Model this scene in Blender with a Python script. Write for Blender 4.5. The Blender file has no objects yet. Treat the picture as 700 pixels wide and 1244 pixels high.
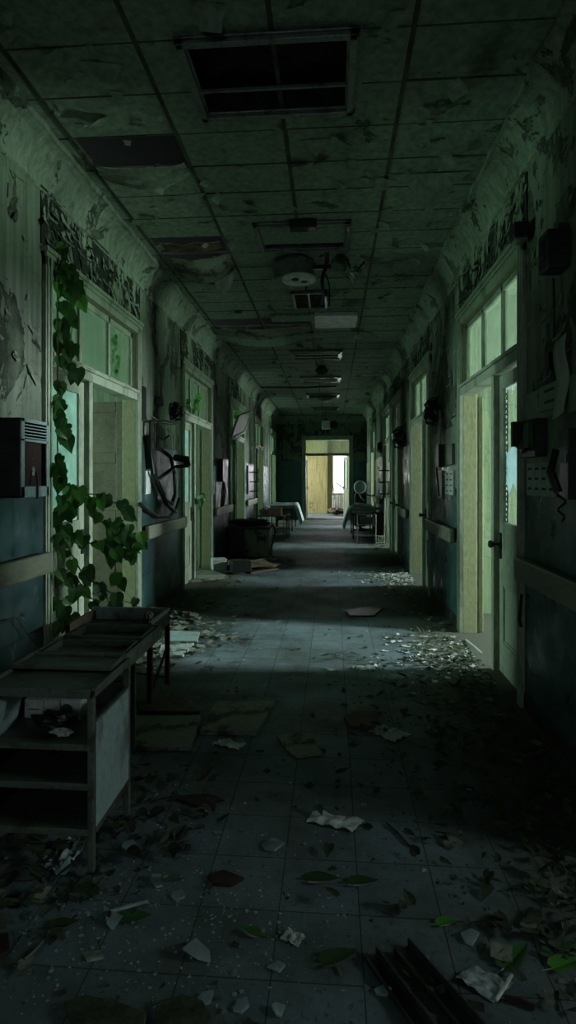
import bpy, math, random
from mathutils import Vector, Matrix, noise as mnoise
random.seed(7)
R = random.Random(11)
C = bpy.context.scene.collection
PI = math.pi
# ------------------------------------------------------------------ camera frame
FPX, HX, HY, CAMZ = 700.0, 350.0, 581.0, 1.36
TH = math.atan(53/700.0)
c_, s_ = math.cos(TH), math.sin(TH)
def ray(x, y):
    u, w = (x-HX)/FPX, (HY-y)/FPX
    return Vector((u*c_-s_, u*s_+c_, w))
def fl(x, y, z=0.0):
    d = ray(x, y); return d*((z-CAMZ)/d.z)+Vector((0, 0, CAMZ))
def wx(x, y, X):
    d = ray(x, y); return d*(X/d.x)+Vector((0, 0, CAMZ))
def wy(x, y, Y):
    d = ray(x, y); return d*(Y/d.y)+Vector((0, 0, CAMZ))
XL, XR, YE, YB, HC = -1.82, 1.15, 19.1, -3.0, 3.45
# ------------------------------------------------------------------ materials
def nd(t, ty, **k):
    n = t.nodes.new(ty)
    for a, b in k.items(): setattr(n, a, b)
    return n
def base(name):
    m = bpy.data.materials.new(name); m.use_nodes = True
    t = m.node_tree; b = t.nodes['Principled BSDF']
    return m, t, b
def coords(t, stretch=(1, 1, 1), kind='Object'):
    tc = nd(t, 'ShaderNodeTexCoord'); mp = nd(t, 'ShaderNodeMapping')
    t.links.new(tc.outputs[kind], mp.inputs['Vector']); mp.inputs['Scale'].default_value = stretch
    return mp.outputs['Vector']
def noise(t, v, scale, detail=6, rough=.6, dist=0):
    n = nd(t, 'ShaderNodeTexNoise'); t.links.new(v, n.inputs['Vector'])
    n.inputs['Scale'].default_value = scale; n.inputs['Detail'].default_value = detail
    n.inputs['Roughness'].default_value = rough; n.inputs['Distortion'].default_value = dist
    return n.outputs['Fac']
def ramp(t, f, a, b, ca=(0, 0, 0, 1), cb=(1, 1, 1, 1)):
    r = nd(t, 'ShaderNodeValToRGB'); t.links.new(f, r.inputs['Fac'])
    r.color_ramp.elements[0].position = a; r.color_ramp.elements[1].position = b
    r.color_ramp.elements[0].color = ca; r.color_ramp.elements[1].color = cb
    return r.outputs['Color']
def mix(t, f, a, b, mode='MIX'):
    n = nd(t, 'ShaderNodeMix', data_type='RGBA', blend_type=mode)
    if isinstance(f, float): n.inputs[0].default_value = f
    else: t.links.new(f, n.inputs[0])
    for i, q in ((6, a), (7, b)):
        if isinstance(q, tuple): n.inputs[i].default_value = (*q[:3], 1)
        else: t.links.new(q, n.inputs[i])
    return n.outputs[2]
def bump(t, b, h, s=.5, d=.02):
    n = nd(t, 'ShaderNodeBump'); t.links.new(h, n.inputs['Height'])
    n.inputs['Strength'].default_value = s; n.inputs['Distance'].default_value = d
    t.links.new(n.outputs['Normal'], b.inputs['Normal']); return n
def mat(name, c1, c2=None, scale=6, lo=.4, hi=.6, rough=.8, metal=0, st=(1, 1, 1), bs=.3, bd=.01, fine=60, spec=.3):
    m, t, b = base(name)
    v = coords(t, st)
    c2 = c2 or tuple(q*.45 for q in c1)
    f = ramp(t, noise(t, v, scale, 8, .65), lo, hi)
    col = mix(t, f, c2, c1)
    g = noise(t, v, fine, 3)
    col = mix(t, .35, col, ramp(t, g, .2, .8), 'OVERLAY')
    t.links.new(col, b.inputs['Base Color'])
    b.inputs['Roughness'].default_value = rough; b.inputs['Metallic'].default_value = metal
    b.inputs['Specular IOR Level'].default_value = spec
    s = nd(t, 'ShaderNodeMath', operation='ADD'); t.links.new(f, s.inputs[0])
    g2 = nd(t, 'ShaderNodeMath', operation='MULTIPLY'); t.links.new(g, g2.inputs[0]); g2.inputs[1].default_value = .4
    t.links.new(g2.outputs[0], s.inputs[1])
    bump(t, b, s.outputs[0], bs, bd)
    return m
def tile_mat(name, col, col2, grout, w, h, rough=.25, swap='YZ', zsplit=None, upper=None, spec=.5, dirt=.5, bd=.004):
    """tiles laid over one plane, with dirt, scratches and patches of lost glaze"""
    m, t, b = base(name)
    tc = nd(t, 'ShaderNodeTexCoord'); sp = nd(t, 'ShaderNodeSeparateXYZ'); cb = nd(t, 'ShaderNodeCombineXYZ')
    t.links.new(tc.outputs['Object'], sp.inputs[0])
    t.links.new(sp.outputs[swap[0]], cb.inputs[0]); t.links.new(sp.outputs[swap[1]], cb.inputs[1])
    br = nd(t, 'ShaderNodeTexBrick', offset=0.0, squash=1.0); t.links.new(cb.outputs[0], br.inputs['Vector'])
    br.inputs['Scale'].default_value = 1; br.inputs['Brick Width'].default_value = w; br.inputs['Row Height'].default_value = h
    br.inputs['Mortar Size'].default_value = .004; br.inputs['Mortar Smooth'].default_value = .2
    br.inputs['Color1'].default_value = (*col, 1); br.inputs['Color2'].default_value = (*col2, 1); br.inputs['Mortar'].default_value = (*grout, 1)
    br.inputs['Bias'].default_value = 0
    v = tc.outputs['Object']
    colr = br.outputs['Color']
    if upper:
        mm = nd(t, 'ShaderNodeMath', operation='GREATER_THAN'); t.links.new(sp.outputs['Z'], mm.inputs[0]); mm.inputs[1].default_value = zsplit
        colr = mix(t, mm.outputs[0], colr, upper)
    mp = nd(t, 'ShaderNodeMapping'); t.links.new(v, mp.inputs['Vector']); mp.inputs['Scale'].default_value = (1, 1, .35)
    d1 = ramp(t, noise(t, mp.outputs[0], 3.2, 9, .7), .38, .66)
    colr = mix(t, d1, mix(t, 1.0, colr, (1-dirt, 1-dirt, 1-dirt), 'MULTIPLY'), colr)
    d2 = ramp(t, noise(t, mp.outputs[0], 9, 10, .75), .60, .64)
    colr = mix(t, d2, colr, (.10, .115, .085))
    t.links.new(colr, b.inputs['Base Color'])
    rr = ramp(t, noise(t, v, 5, 6), .3, .75, (rough, rough, rough, 1), (.8, .8, .8, 1))
    t.links.new(rr, b.inputs['Roughness']); b.inputs['Specular IOR Level'].default_value = spec
    inv = nd(t, 'ShaderNodeMath', operation='MULTIPLY_ADD'); t.links.new(br.outputs['Fac'], inv.inputs[0]); inv.inputs[1].default_value = -1
    t.links.new(noise(t, v, 4, 4), inv.inputs[2])
    bump(t, b, inv.outputs[0], .6, bd)
    return m
def plaster(name, c1, c2, c3, vs=1.0, amt=.5, sc=2.2, crk=.35):
    """old painted plaster that peels in layers"""
    m, t, b = base(name)
    v = coords(t, (1, 1, vs))
    n1 = noise(t, v, sc, 12, .68, .4); n2 = noise(t, v, sc*4, 9, .7)
    peel = ramp(t, n1, amt, amt+.012); under = ramp(t, n2, .47, .55)
    col = mix(t, peel, c1, mix(t, under, c3, c2))
    streak = coords(t, (9, 9, .5)); st = ramp(t, noise(t, streak, 2.5, 6), .35, .75)
    col = mix(t, st, mix(t, 1.0, col, (.5, .52, .48), 'MULTIPLY'), col)
    vo = nd(t, 'ShaderNodeTexVoronoi', feature='DISTANCE_TO_EDGE'); vo.inputs['Scale'].default_value = sc*1.7
    wn = nd(t, 'ShaderNodeTexNoise'); t.links.new(v, wn.inputs['Vector']); wn.inputs['Scale'].default_value = 2.5; wn.inputs['Detail'].default_value = 6
    wv = nd(t, 'ShaderNodeVectorMath', operation='MULTIPLY_ADD'); t.links.new(wn.outputs['Color'], wv.inputs[0]); wv.inputs[1].default_value = (1.1, 1.1, 1.1); t.links.new(v, wv.inputs[2])
    t.links.new(wv.outputs[0], vo.inputs['Vector'])
    cr = ramp(t, vo.outputs['Distance'], .0, .03, (1-crk, 1-crk, 1-crk, 1))
    col = mix(t, cr, mix(t, 1.0, col, (.45, .45, .4), 'MULTIPLY'), col)
    t.links.new(col, b.inputs['Base Color']); b.inputs['Roughness'].default_value = .85
    b.inputs['Specular IOR Level'].default_value = .2
    h = mix(t, .35, peel, n2); h = mix(t, .2, h, cr)
    bump(t, b, h, 1.0, .02)
    return m
M = {}
M['wall'] = plaster('wall_plaster', (.18, .215, .165), (.10, .125, .09), (.045, .055, .04), .7, .52, 1.7)
M['peel'] = plaster('badly_peeled_plaster', (.26, .30, .23), (.03, .038, .028), (.012, .016, .012), .38, .47, 7)
M['cornice'] = plaster('cornice_plaster', (.25, .30, .235), (.13, .155, .12), (.07, .08, .06), 1, .56, 3)
M['room'] = plaster('room_plaster', (.19, .26, .16), (.15, .20, .125), (.09, .115, .07), 1, .62, 1.2)
M['beige'] = plaster('beige_wall', (.42, .38, .19), (.38, .34, .17), (.25, .22, .11), 1, .63, 1)
M['dado_r'] = tile_mat('blue_wall_tiles', (.015, .070, .064), (.012, .055, .054), (.006, .012, .012), .45, .42, .16, 'YZ', 1.27, (.13, .17, .125))
M['dado_l'] = tile_mat('teal_wall_tiles', (.013, .055, .050), (.010, .042, .044), (.006, .012, .012), .45, .42, .25, 'YZ')
M['dado_e'] = tile_mat('teal_end_wall_tiles', (.024, .115, .125), (.02, .10, .115), (.006, .014, .014), .45, .42, .3, 'XZ')
M['trim'] = mat('painted_trim', (.24, .29, .21), (.12, .15, .10), 5, .36, .5, .55, 0, (1, 1, .25), .5, .004)
M['door'] = mat('painted_door', (.24, .29, .21), (.10, .12, .08), 4, .35, .5, .6, 0, (1, 1, .3), .5, .004)
M['doory'] = mat('yellowed_door', (.25, .27, .145), (.22, .22, .11), 4, .3, .48, .6, 0, (1, 1, .3), .5, .004)
M['rail'] = mat('handrail_paint', (.12, .13, .09), (.07, .07, .05), 5, .35, .5, .5, 0, (1, .3, 1), .4, .004)
M['tile_c'] = plaster('ceiling_tile', (.28, .35, .275), (.19, .235, .18), (.09, .11, .08), 1, .60, 1.9, .0)
M['black'] = mat('dark_void', (.010, .012, .010), (.004, .005, .004), 4, .3, .7, .9)
M['darkmetal'] = mat('dark_metal', (.035, .04, .036), (.015, .012, .01), 8, .35, .6, .5, .4)
M['metal'] = mat('dull_metal', (.16, .19, .17), (.08, .06, .04), 9, .35, .5, .45, .5, bs=.4, bd=.003)
M['cartmetal'] = mat('worn_enamel', (.085, .105, .085), (.04, .036, .025), 6, .38, .5, .5, .2, bs=.4, bd=.003)
M['panel'] = mat('pale_enamel_panel', (.24, .32, .31), (.10, .12, .10), 5, .34, .46, .45, 0, (1, 1, .5), .4, .003)
M['black_pl'] = mat('black_plastic', (.014, .015, .014), (.006, .006, .006), 9, .3, .7, .4)
M['white'] = mat('dirty_white', (.55, .60, .58), (.30, .32, .28), 8, .3, .6, .6)
M['paper'] = mat('old_paper', (.46, .50, .48), (.25, .26, .22), 9, .3, .5, .8)
M['card'] = mat('box_card', (.30, .34, .32), (.18, .19, .17), 9, .3, .5, .7)
M['cloth'] = mat('grey_cloth', (.30, .36, .36), (.17, .2, .2), 9, .3, .5, .9)
M['wood'] = mat('rotten_wood', (.10, .075, .045), (.04, .03, .02), 7, .35, .6, .8, 0, (1, .2, 1), .6, .006)
M['brownwood'] = mat('brown_board', (.07, .045, .03), (.05, .03, .02), 6, .35, .6, .8)
M['red'] = mat('rust_red', (.028, .011, .008), (.014, .007, .005), 9, .35, .6, .8)
M['board'] = mat('fallen_board', (.16, .18, .14), (.045, .05, .035), 5, .42, .5, .85, 0, (1, 1, 1), .8, .01)
M['stem'] = mat('vine_stem', (.05, .04, .02), (.02, .02, .01), 20, .3, .6, .8)
M['ink'] = mat('faded_print', (.03, .035, .03), (.02, .02, .02), 9)
M['greenp'] = mat('green_plastic', (.03, .09, .03), (.02, .05, .02), 9, .3, .6, .5)
M['litter'] = mat('leaf_litter', (.042, .055, .03), (.016, .018, .011), 14, .35, .6, .9)
M['chip'] = mat('paint_chips', (.25, .30, .26), (.11, .12, .09), 8, .4, .6, .8)
def leafmat(name, c1, c2, tl=.15):
    m, t, b = base(name); v = coords(t)
    col = mix(t, ramp(t, noise(t, v, 12), .3, .7), c1, c2)
    t.links.new(col, b.inputs['Base Color']); b.inputs['Roughness'].default_value = .45
    tr = nd(t, 'ShaderNodeBsdfTranslucent'); t.links.new(mix(t, .6, col, (.05, .22, .01)), tr.inputs['Color'])
    ms = nd(t, 'ShaderNodeMixShader'); ms.inputs[0].default_value = tl
    t.links.new(b.outputs[0], ms.inputs[1]); t.links.new(tr.outputs[0], ms.inputs[2])
    t.links.new(ms.outputs[0], t.nodes['Material Output'].inputs['Surface'])
    return m
M['leaf'] = leafmat('vine_leaf', (.018, .075, .012), (.035, .13, .022))
M['leafy'] = leafmat('bright_leaf', (.06, .21, .03), (.11, .32, .05), .3)
M['deadleaf'] = leafmat('drying_leaf', (.02, .045, .014), (.04, .07, .02))
def glassmat(name, tint, clear=.5, dif=(.4, .5, .45)):
    m, t, b = base(name); v = coords(t)
    t.nodes.remove(b)
    g = nd(t, 'ShaderNodeBsdfGlossy'); g.inputs['Roughness'].default_value = .12; g.inputs['Color'].default_value = (.6, .7, .65, 1)
    tp = nd(t, 'ShaderNodeBsdfTransparent'); tp.inputs['Color'].default_value = (*tint, 1)
    tl = nd(t, 'ShaderNodeBsdfTranslucent'); df = nd(t, 'ShaderNodeBsdfDiffuse')
    d = ramp(t, noise(t, v, 7, 8, .7), .3, .7, (dif[0]*.6, dif[1]*.6, dif[2]*.6, 1), (*dif, 1))
    t.links.new(d, tl.inputs['Color']); t.links.new(d, df.inputs['Color'])
    m1 = nd(t, 'ShaderNodeMixShader'); m1.inputs[0].default_value = .3
    t.links.new(tl.outputs[0], m1.inputs[1]); t.links.new(df.outputs[0], m1.inputs[2])
    m2 = nd(t, 'ShaderNodeMixShader'); m2.inputs[0].default_value = clear
    t.links.new(m1.outputs[0], m2.inputs[1]); t.links.new(tp.outputs[0], m2.inputs[2])
    m3 = nd(t, 'ShaderNodeMixShader'); m3.inputs[0].default_value = .08
    t.links.new(m2.outputs[0], m3.inputs[1]); t.links.new(g.outputs[0], m3.inputs[2])
    t.links.new(m3.outputs[0], t.nodes['Material Output'].inputs['Surface'])
    return m
M['frost'] = glassmat('dusty_glass', (.8, .95, .88), .12, (.55, .72, .66))
M['glass'] = glassmat('grimy_glass', (.80, .90, .80), .84, (.36, .42, .34))
M['shard'] = glassmat('broken_glass', (.7, .85, .85), .5, (.38, .48, .48))
M['crumb'] = glassmat('glass_crumbs', (.7, .85, .85), .05, (.62, .74, .76))
# floor
def floor_mat():
    m, t, b = base('dusty_floor_tiles')
    tc = nd(t, 'ShaderNodeTexCoord'); v = tc.outputs['Object']
    mp = nd(t, 'ShaderNodeMapping'); t.links.new(v, mp.inputs['Vector']); mp.inputs['Location'].default_value = (.165, -.04, 0)
    br = nd(t, 'ShaderNodeTexBrick', offset=0.0, squash=1.0); t.links.new(mp.outputs[0], br.inputs['Vector'])
    br.inputs['Scale'].default_value = 1; br.inputs['Brick Width'].default_value = .252; br.inputs['Row Height'].default_value = .252
    br.inputs['Mortar Size'].default_value = .0022; br.inputs['Mortar Smooth'].default_value = .3; br.inputs['Bias'].default_value = 0
    br.inputs['Color1'].default_value = (.165, .215, .24, 1); br.inputs['Color2'].default_value = (.13, .175, .195, 1); br.inputs['Mortar'].default_value = (.05, .055, .05, 1)
    col = br.outputs['Color']
    d = ramp(t, noise(t, v, 1.3, 10, .7), .38, .64)
    col = mix(t, d, mix(t, 1.0, col, (.42, .42, .35), 'MULTIPLY'), col)
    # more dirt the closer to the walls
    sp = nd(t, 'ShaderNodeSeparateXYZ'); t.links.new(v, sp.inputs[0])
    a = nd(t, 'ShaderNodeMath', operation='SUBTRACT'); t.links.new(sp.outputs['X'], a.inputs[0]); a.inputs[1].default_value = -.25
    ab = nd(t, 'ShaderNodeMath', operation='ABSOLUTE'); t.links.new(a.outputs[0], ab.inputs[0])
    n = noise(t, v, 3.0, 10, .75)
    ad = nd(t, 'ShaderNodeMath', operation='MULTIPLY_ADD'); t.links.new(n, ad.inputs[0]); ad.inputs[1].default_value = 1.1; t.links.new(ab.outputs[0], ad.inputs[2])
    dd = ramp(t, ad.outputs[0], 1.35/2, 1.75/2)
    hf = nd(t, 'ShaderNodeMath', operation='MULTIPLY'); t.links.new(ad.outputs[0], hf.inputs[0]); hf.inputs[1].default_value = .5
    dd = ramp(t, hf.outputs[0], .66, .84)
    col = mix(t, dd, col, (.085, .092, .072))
    sp2 = ramp(t, noise(t, v, 48, 8, .75), .56, .62)
    col = mix(t, sp2, col, (.06, .066, .052))
    sp3 = ramp(t, noise(t, v, 95, 4, .7), .68, .72)
    col = mix(t, sp3, col, (.34, .38, .37))
    t.links.new(col, b.inputs['Base Color'])
    t.links.new(ramp(t, noise(t, v, 2.5, 7), .3, .7, (.65, .65, .65, 1), (.9, .9, .9, 1)), b.inputs['Roughness'])
    b.inputs['Specular IOR Level'].default_value = .1
    h = mix(t, .3, noise(t, v, 40, 8, .7), br.outputs['Fac'])
    bump(t, b, h, .7, .008)
    return m
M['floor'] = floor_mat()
# ------------------------------------------------------------------ mesh builder
class MB:
    def __init__(s): s.v = []; s.f = []
    def add(s, vs, fs):
        o = len(s.v); s.v += [tuple(q) for q in vs]; s.f += [tuple(i+o for i in f) for f in fs]; return s
    def box(s, a, b, mtx=None):
        x0, x1 = sorted((a[0], b[0])); y0, y1 = sorted((a[1], b[1])); z0, z1 = sorted((a[2], b[2]))
        vs = [Vector(q) for q in ((x0, y0, z0), (x1, y0, z0), (x1, y1, z0), (x0, y1, z0), (x0, y0, z1), (x1, y0, z1), (x1, y1, z1), (x0, y1, z1))]
        if mtx: vs = [mtx @ q for q in vs]
        return s.add(vs, [(0, 3, 2, 1), (4, 5, 6, 7), (0, 1, 5, 4), (1, 2, 6, 5), (2, 3, 7, 6), (3, 0, 4, 7)])
    def tube(s, pts, r, n=6, r2=None):
        pts = [Vector(p) for p in pts]; r2 = r if r2 is None else r2
        rings = []
        for i, p in enumerate(pts):
            d = (pts[min(i+1, len(pts)-1)]-pts[max(i-1, 0)]).normalized()
            up = Vector((0, 0, 1)) if abs(d.z) < .9 else Vector((1, 0, 0))
            a = d.cross(up).normalized(); b = d.cross(a)
            rr = r+(r2-r)*i/max(1, len(pts)-1)
            rings.append([p+a*(rr*math.cos(2*PI*k/n))+b*(rr*math.sin(2*PI*k/n)) for k in range(n)])
        vs = [q for g in rings for q in g]; fs = []
        for i in range(len(rings)-1):
            for k in range(n): fs.append((i*n+k, i*n+(k+1) % n, (i+1)*n+(k+1) % n, (i+1)*n+k))
        fs.append(tuple(range(n))[::-1]); fs.append(tuple((len(rings)-1)*n+k for k in range(n)))
        return s.add(vs, fs)
    def lathe(s, prof, ctr, axis='Z', n=20, mtx=None):
        vs = []; ctr = Vector(ctr)
        for r, h in prof:
            for k in range(n):
                a = 2*PI*k/n; p = Vector((r*math.cos(a), r*math.sin(a), h))
                if axis == 'X': p = Vector((h, r*math.cos(a), r*math.sin(a)))
                if axis == 'Y': p = Vector((r*math.cos(a), h, r*math.sin(a)))
                if mtx: p = mtx @ p
                vs.append(p+ctr)
        fs = [(i*n+k, i*n+(k+1) % n, (i+1)*n+(k+1) % n, (i+1)*n+k) for i in range(len(prof)-1) for k in range(n)]
        fs += [tuple(range(n))[::-1], tuple((len(prof)-1)*n+k for k in range(n))]
        return s.add(vs, fs)
    def grid(s, nu, nv, fn, th=0):
        vs = [Vector(fn(i/nu, j/nv)) for j in range(nv+1) for i in range(nu+1)]
        W = nu+1
        fs = [(j*W+i, j*W+i+1, (j+1)*W+i+1, (j+1)*W+i) for j in range(nv) for i in range(nu)]
        if th:
            N = len(vs); nr = []
            for j in range(nv+1):
                for i in range(nu+1):
                    a = vs[j*W+min(i+1, nu)]-vs[j*W+max(i-1, 0)]; b = vs[min(j+1, nv)*W+i]-vs[max(j-1, 0)*W+i]
                    nr.append(a.cross(b).normalized())
            vs = vs+[p-n*th for p, n in zip(vs, nr)]
            fs += [tuple(N+q for q in f[::-1]) for f in fs]
            rim = [j for j in range(W)]+[j*W+nu for j in range(1, nv+1)]+[nv*W+i for i in range(nu-1, -1, -1)]+[j*W for j in range(nv-1, 0, -1)]
            for q in range(len(rim)):
                a, b = rim[q], rim[(q+1) % len(rim)]; fs.append((a, N+a, N+b, b))
        return s.add(vs, fs)
    def prism(s, poly, th, dz=(0, 0, 0)):
        """poly: list of 3-D points, top outline; extruded down by th"""
        n = len(poly); p = [Vector(q) for q in poly]
        return s.add(p+[q-Vector((0, 0, th)) for q in p], [tuple(range(n)), tuple(range(2*n-1, n-1, -1))]+[(i, n+i, n+(i+1) % n, (i+1) % n) for i in range(n)])
    def leaf(s, p, d, nrm, L, W=None, fold=.25, droop=.2):
        """heart shaped leaf with a folded midrib"""
        W = W or L*.85; d = Vector(d).normalized(); nrm = Vector(nrm); a = d.cross(nrm).normalized(); n = a.cross(d)
        prof = [(0, .04), (-.10, .22), (.04, .44), (.28, .50), (.52, .40), (.78, .18), (1, .0)]
        vs = []; p = Vector(p)
        mid = [(0, 0), (.02, 0), (.08, 0), (.28, 0), (.52, 0), (.78, 0), (1, 0)]
        for (t, w), (tm, _) in zip(prof, mid):
            for sg in (-1, 0, 1):
                tt = t if sg else tm
                h = (fold*abs(sg)*w*W) - droop*L*tt*tt
                vs.append(p+d*(tt*L)+a*(sg*w*W)+n*h)
        fs = []
        for i in range(6): fs += [(i*3, i*3+1, i*3+4, i*3+3), (i*3+1, i*3+2, i*3+5, i*3+4)]
        return s.add(vs, fs)
    def build(s, name, m, parent=None, bevel=0, smooth=False, loc=None):
        me = bpy.data.meshes.new(name)
        vs = s.v
        if loc is not None: vs = [(a-loc[0], b-loc[1], c-loc[2]) for a, b, c in vs]
        me.from_pydata(vs, [], s.f); me.update()
        me.materials.append(M[m] if isinstance(m, str) else m)
        o = bpy.data.objects.new(name, me); C.objects.link(o)
        if loc is not None and parent is None: o.location = loc
        if smooth:
            for p in me.polygons: p.use_smooth = True
        if bevel:
            b = o.modifiers.new('bevel', 'BEVEL'); b.width = bevel; b.segments = 2; b.limit_method = 'ANGLE'
        if parent is not None: o.parent = parent
        return o
def cen(mb):
    xs = [v[0] for v in mb.v]; ys = [v[1] for v in mb.v]; zs = [v[2] for v in mb.v]
    return Vector(((min(xs)+max(xs))/2, (min(ys)+max(ys))/2, min(zs)))
def tag(o, label, cat, group=None, kind=None):
    o['label'] = label; o['category'] = cat
    if group: o['group'] = group
    if kind: o['kind'] = kind
    return o
def thing(name, label, cat, group=None):
    o = bpy.data.objects.new(name, None); C.objects.link(o); o.empty_display_size = .1
    return tag(o, label, cat, group)
def single(mb, name, m, label, cat, group=None, bevel=0, smooth=False, kind=None):
    return tag(mb.build(name, m, None, bevel, smooth, loc=cen(mb)), label, cat, group, kind)
def struct(mb, name, m, bevel=0, smooth=False):
    o = mb.build(name, m, None, bevel, smooth); o['kind'] = 'structure'; return o
def recentre(e):
    """put the Empty at the base of its parts (children keep their place)"""
    pts = [Vector(v.co) for ch in e.children if ch.type == 'MESH' for v in ch.data.vertices]
    if not pts: return
    c = Vector(((min(p.x for p in pts)+max(p.x for p in pts))/2, (min(p.y for p in pts)+max(p.y for p in pts))/2, min(p.z for p in pts)))
    for ch in e.children:
        if ch.type == 'MESH':
            ch.data.transform(Matrix.Translation(-c))
            for g in ch.children:
                if g.type == 'MESH': g.data.transform(Matrix.Translation(-c))
    e.location = c
def nz(*p): return mnoise.noise(Vector(p))
# ------------------------------------------------------------------ the corridor
# units: (near edge, far edge, opening in the far half?, kind)
LU = [(.35, 2.15), (3.5, 5.32), (6.85, 8.6), (10.1, 11.85), (13.4, 15.1), (16.8, 18.5)]
RU = [(.35, 2.15), (3.5, 5.25), (6.72, 8.4), (9.5, 11.0), (11.25, 12.85), (15.1, 16.7)]
ZT = 2.79; WT = .115; RD = 3.6
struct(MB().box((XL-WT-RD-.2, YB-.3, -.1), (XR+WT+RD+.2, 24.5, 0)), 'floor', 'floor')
def wall_side(name, s, X, units):
    w = MB(); x0, x1 = X, X+s*WT
    y = YB
    for a, b in units:
        w.box((x0, y, 0), (x1, a+.07, HC)); w.box((x0, a+.07, ZT-.07), (x1, b-.07, HC)); y = b-.07
    w.box((x0, y, 0), (x1, YE+.15, HC))
    return struct(w, name, 'wall')
wall_side('wall_left', -1, XL, LU); wall_side('wall_right', 1, XR, RU)
# peeled strip above each door unit, and tiled dado between the units
for s, X, U, dn, nm in ((-1, XL, LU, 1.68, 'left'), (1, XR, RU, 1.85, 'right')):
    st = MB(); d = MB(); bb = MB()
    for a, b in U: st.box((X, a-.02, ZT+.045), (X-s*.008, b+.02, 3.20))
    struct(st, 'trim_peeled_frieze_'+nm, 'peel')
    y = YB
    for a, b in list(U)+[(YE, 0)]:
        d.box((X+s*.001, y, 0), (X-s*.012, a-.005, dn)); bb.box((X, y, 0), (X-s*.022, a-.01, .10)); y = b+.005
    struct(d, 'wall_tiles_'+nm, 'dado_l' if s < 0 else 'dado_r')
    struct(bb, 'baseboard_'+nm, 'darkmetal', .004)
# cornices: profile swept along the wall with crumbling relief
def cornice(name, p0, p1, inw):
    prof = [(0, 3.16), (.022, 3.17), (.024, 3.20), (.012, 3.21), (.012, 3.24), (.03, 3.27), (.055, 3.33), (.095, 3.385), (.13, 3.41), (.145, 3.415), (.145, 3.45)]
    p0, p1, inw = Vector(p0), Vector(p1), Vector(inw); L = (p1-p0).length; n = int(L/.035)
    def f(u, v):
        k = v*(len(prof)-1); i = min(int(k), len(prof)-2); t = k-i
        a, z = prof[i][0]*(1-t)+prof[i+1][0]*t, prof[i][1]*(1-t)+prof[i+1][1]*t
        q = p0+(p1-p0)*u
        e = nz(q.x*5+q.y*5, z*9, q.y*1.3)*.016+max(0, nz(q.y*2.1+q.x, z*4, 7)-.15)*-.09*(1 if .1 < v < .9 else 0)+nz(q.y*19, z*24, 3+q.x)*.007
        q = q+inw*max(.002, a+e*(1 if v > .05 else 0)); q.z = z+nz(q.y*7, z*9, 4)*.004
        return q
    return struct(MB().grid(n, 20, f), name, 'cornice')
cornice('trim_cornice_left', (XL, .5, 0), (XL, YE, 0), (1, 0, 0))
cornice('trim_cornice_right', (XR, .5, 0), (XR, YE, 0), (-1, 0, 0))
cornice('trim_cornice_end', (XL, YE, 0), (XR, YE, 0), (0, -1, 0))
# back wall behind the camera with an opening added for ambient light
b = MB(); b.box((XL, YB, 0), (-.9, YB-.15, HC)).box((.3, YB, 0), (XR, YB-.15, HC)).box((-.9, YB, 2.2), (.3, YB-.15, HC)); struct(b, 'wall_back', 'wall')
# ceiling: loose tiles in a grid, some gone
cols = [XL, -1.6, -.94, -.28, .38, 1.04, XR]; RP = .37; R0 = 3.07-.37*18
FIX = [(2.68, 3.28, -.74, .12), (4.68, 5.24, -.64, .15), (7.25, 7.85, -.22, .33), (9.4, 10.0, -.68, .17), (11.8, 12.4, -.65, .18), (14.2, 14.8, -.63, .19), (16.9, 17.5, -.60, .21)]
gone = set()
def row(y): return int((y-R0)/RP)
gone.add((1, row(3.5))); gone |= {(1, row(5.0)), (1, row(5.4))}; gone |= {(1, row(7.7)), (2, row(7.7)), (1, row(8.1))}
ct = MB(); nrow = int((YE-R0)/RP)+1
def ctile(mb, x0, y0, x1, y1, z, tx, ty):
    g = .004
    c = Vector(((x0+x1)/2, (y0+y1)/2, z))
    m = Matrix.Translation(c) @ Matrix.Rotation(tx, 4, 'X') @ Matrix.Rotation(ty, 4, 'Y')
    mb.box((-(x1-x0)/2+g, -(y1-y0)/2+g, 0), ((x1-x0)/2-g, (y1-y0)/2-g, .015), m)
for i in range(6):
    for j in range(nrow):
        if (i, j) in gone: continue
        x0, x1, y0, y1 = cols[i], cols[i+1], R0+j*RP, min(R0+(j+1)*RP, YE)
        if y1-y0 < .02: continue
        if any(x0 < f[3]-.05 and x1 > f[2]+.05 and y0 < f[1]-.06 and y1 > f[0]+.06 for f in FIX[:2]):
            continue
        ctile(ct, x0, y0, x1, y1, HC+R.uniform(0, .004), R.gauss(0, .004), R.gauss(0, .002))
# tiles left round the two big light frames
for f in FIX[:2]:
    ya = R0+row(f[0]+.061)*RP if True else 0; yb = R0+(row(f[1]-.061)+1)*RP
    ct.box((-.94, ya, HC), (f[2], yb, HC+.012)); ct.box((f[3], ya, HC), (.38, yb, HC+.012))
    if f[0] > ya: ct.box((f[2], ya, HC), (f[3], f[0], HC+.012))
    if yb > f[1]: ct.box((f[2], f[1], HC), (f[3], yb, HC+.012))
struct(ct, 'ceiling', 'tile_c')
g = MB()
for x in cols[1:-1]: g.box((x-.012, YB, HC-.004), (x+.012, YE, HC+.02))
for j in range(nrow): g.box((XL, R0+j*RP-.005, HC-.001), (XR, R0+j*RP+.005, HC+.02)) if not any(f[0] < R0+j*RP < f[1] for f in FIX[:2]) else (g.box((XL, R0+j*RP-.005, HC-.001), (-.76, R0+j*RP+.005, HC+.02)), g.box((.16, R0+j*RP-.005, HC-.001), (XR, R0+j*RP+.005, HC+.02)))
g2 = MB(); struct(g, 'trim_ceiling_grid', mat('grid_metal', (.07, .08, .06), (.03, .03, .02), 6))
struct(MB().box((XL-.3, YB-.2, 3.95), (XR+.3, YE+.3, 4.05)), 'ceiling_slab_above', 'black')
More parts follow.
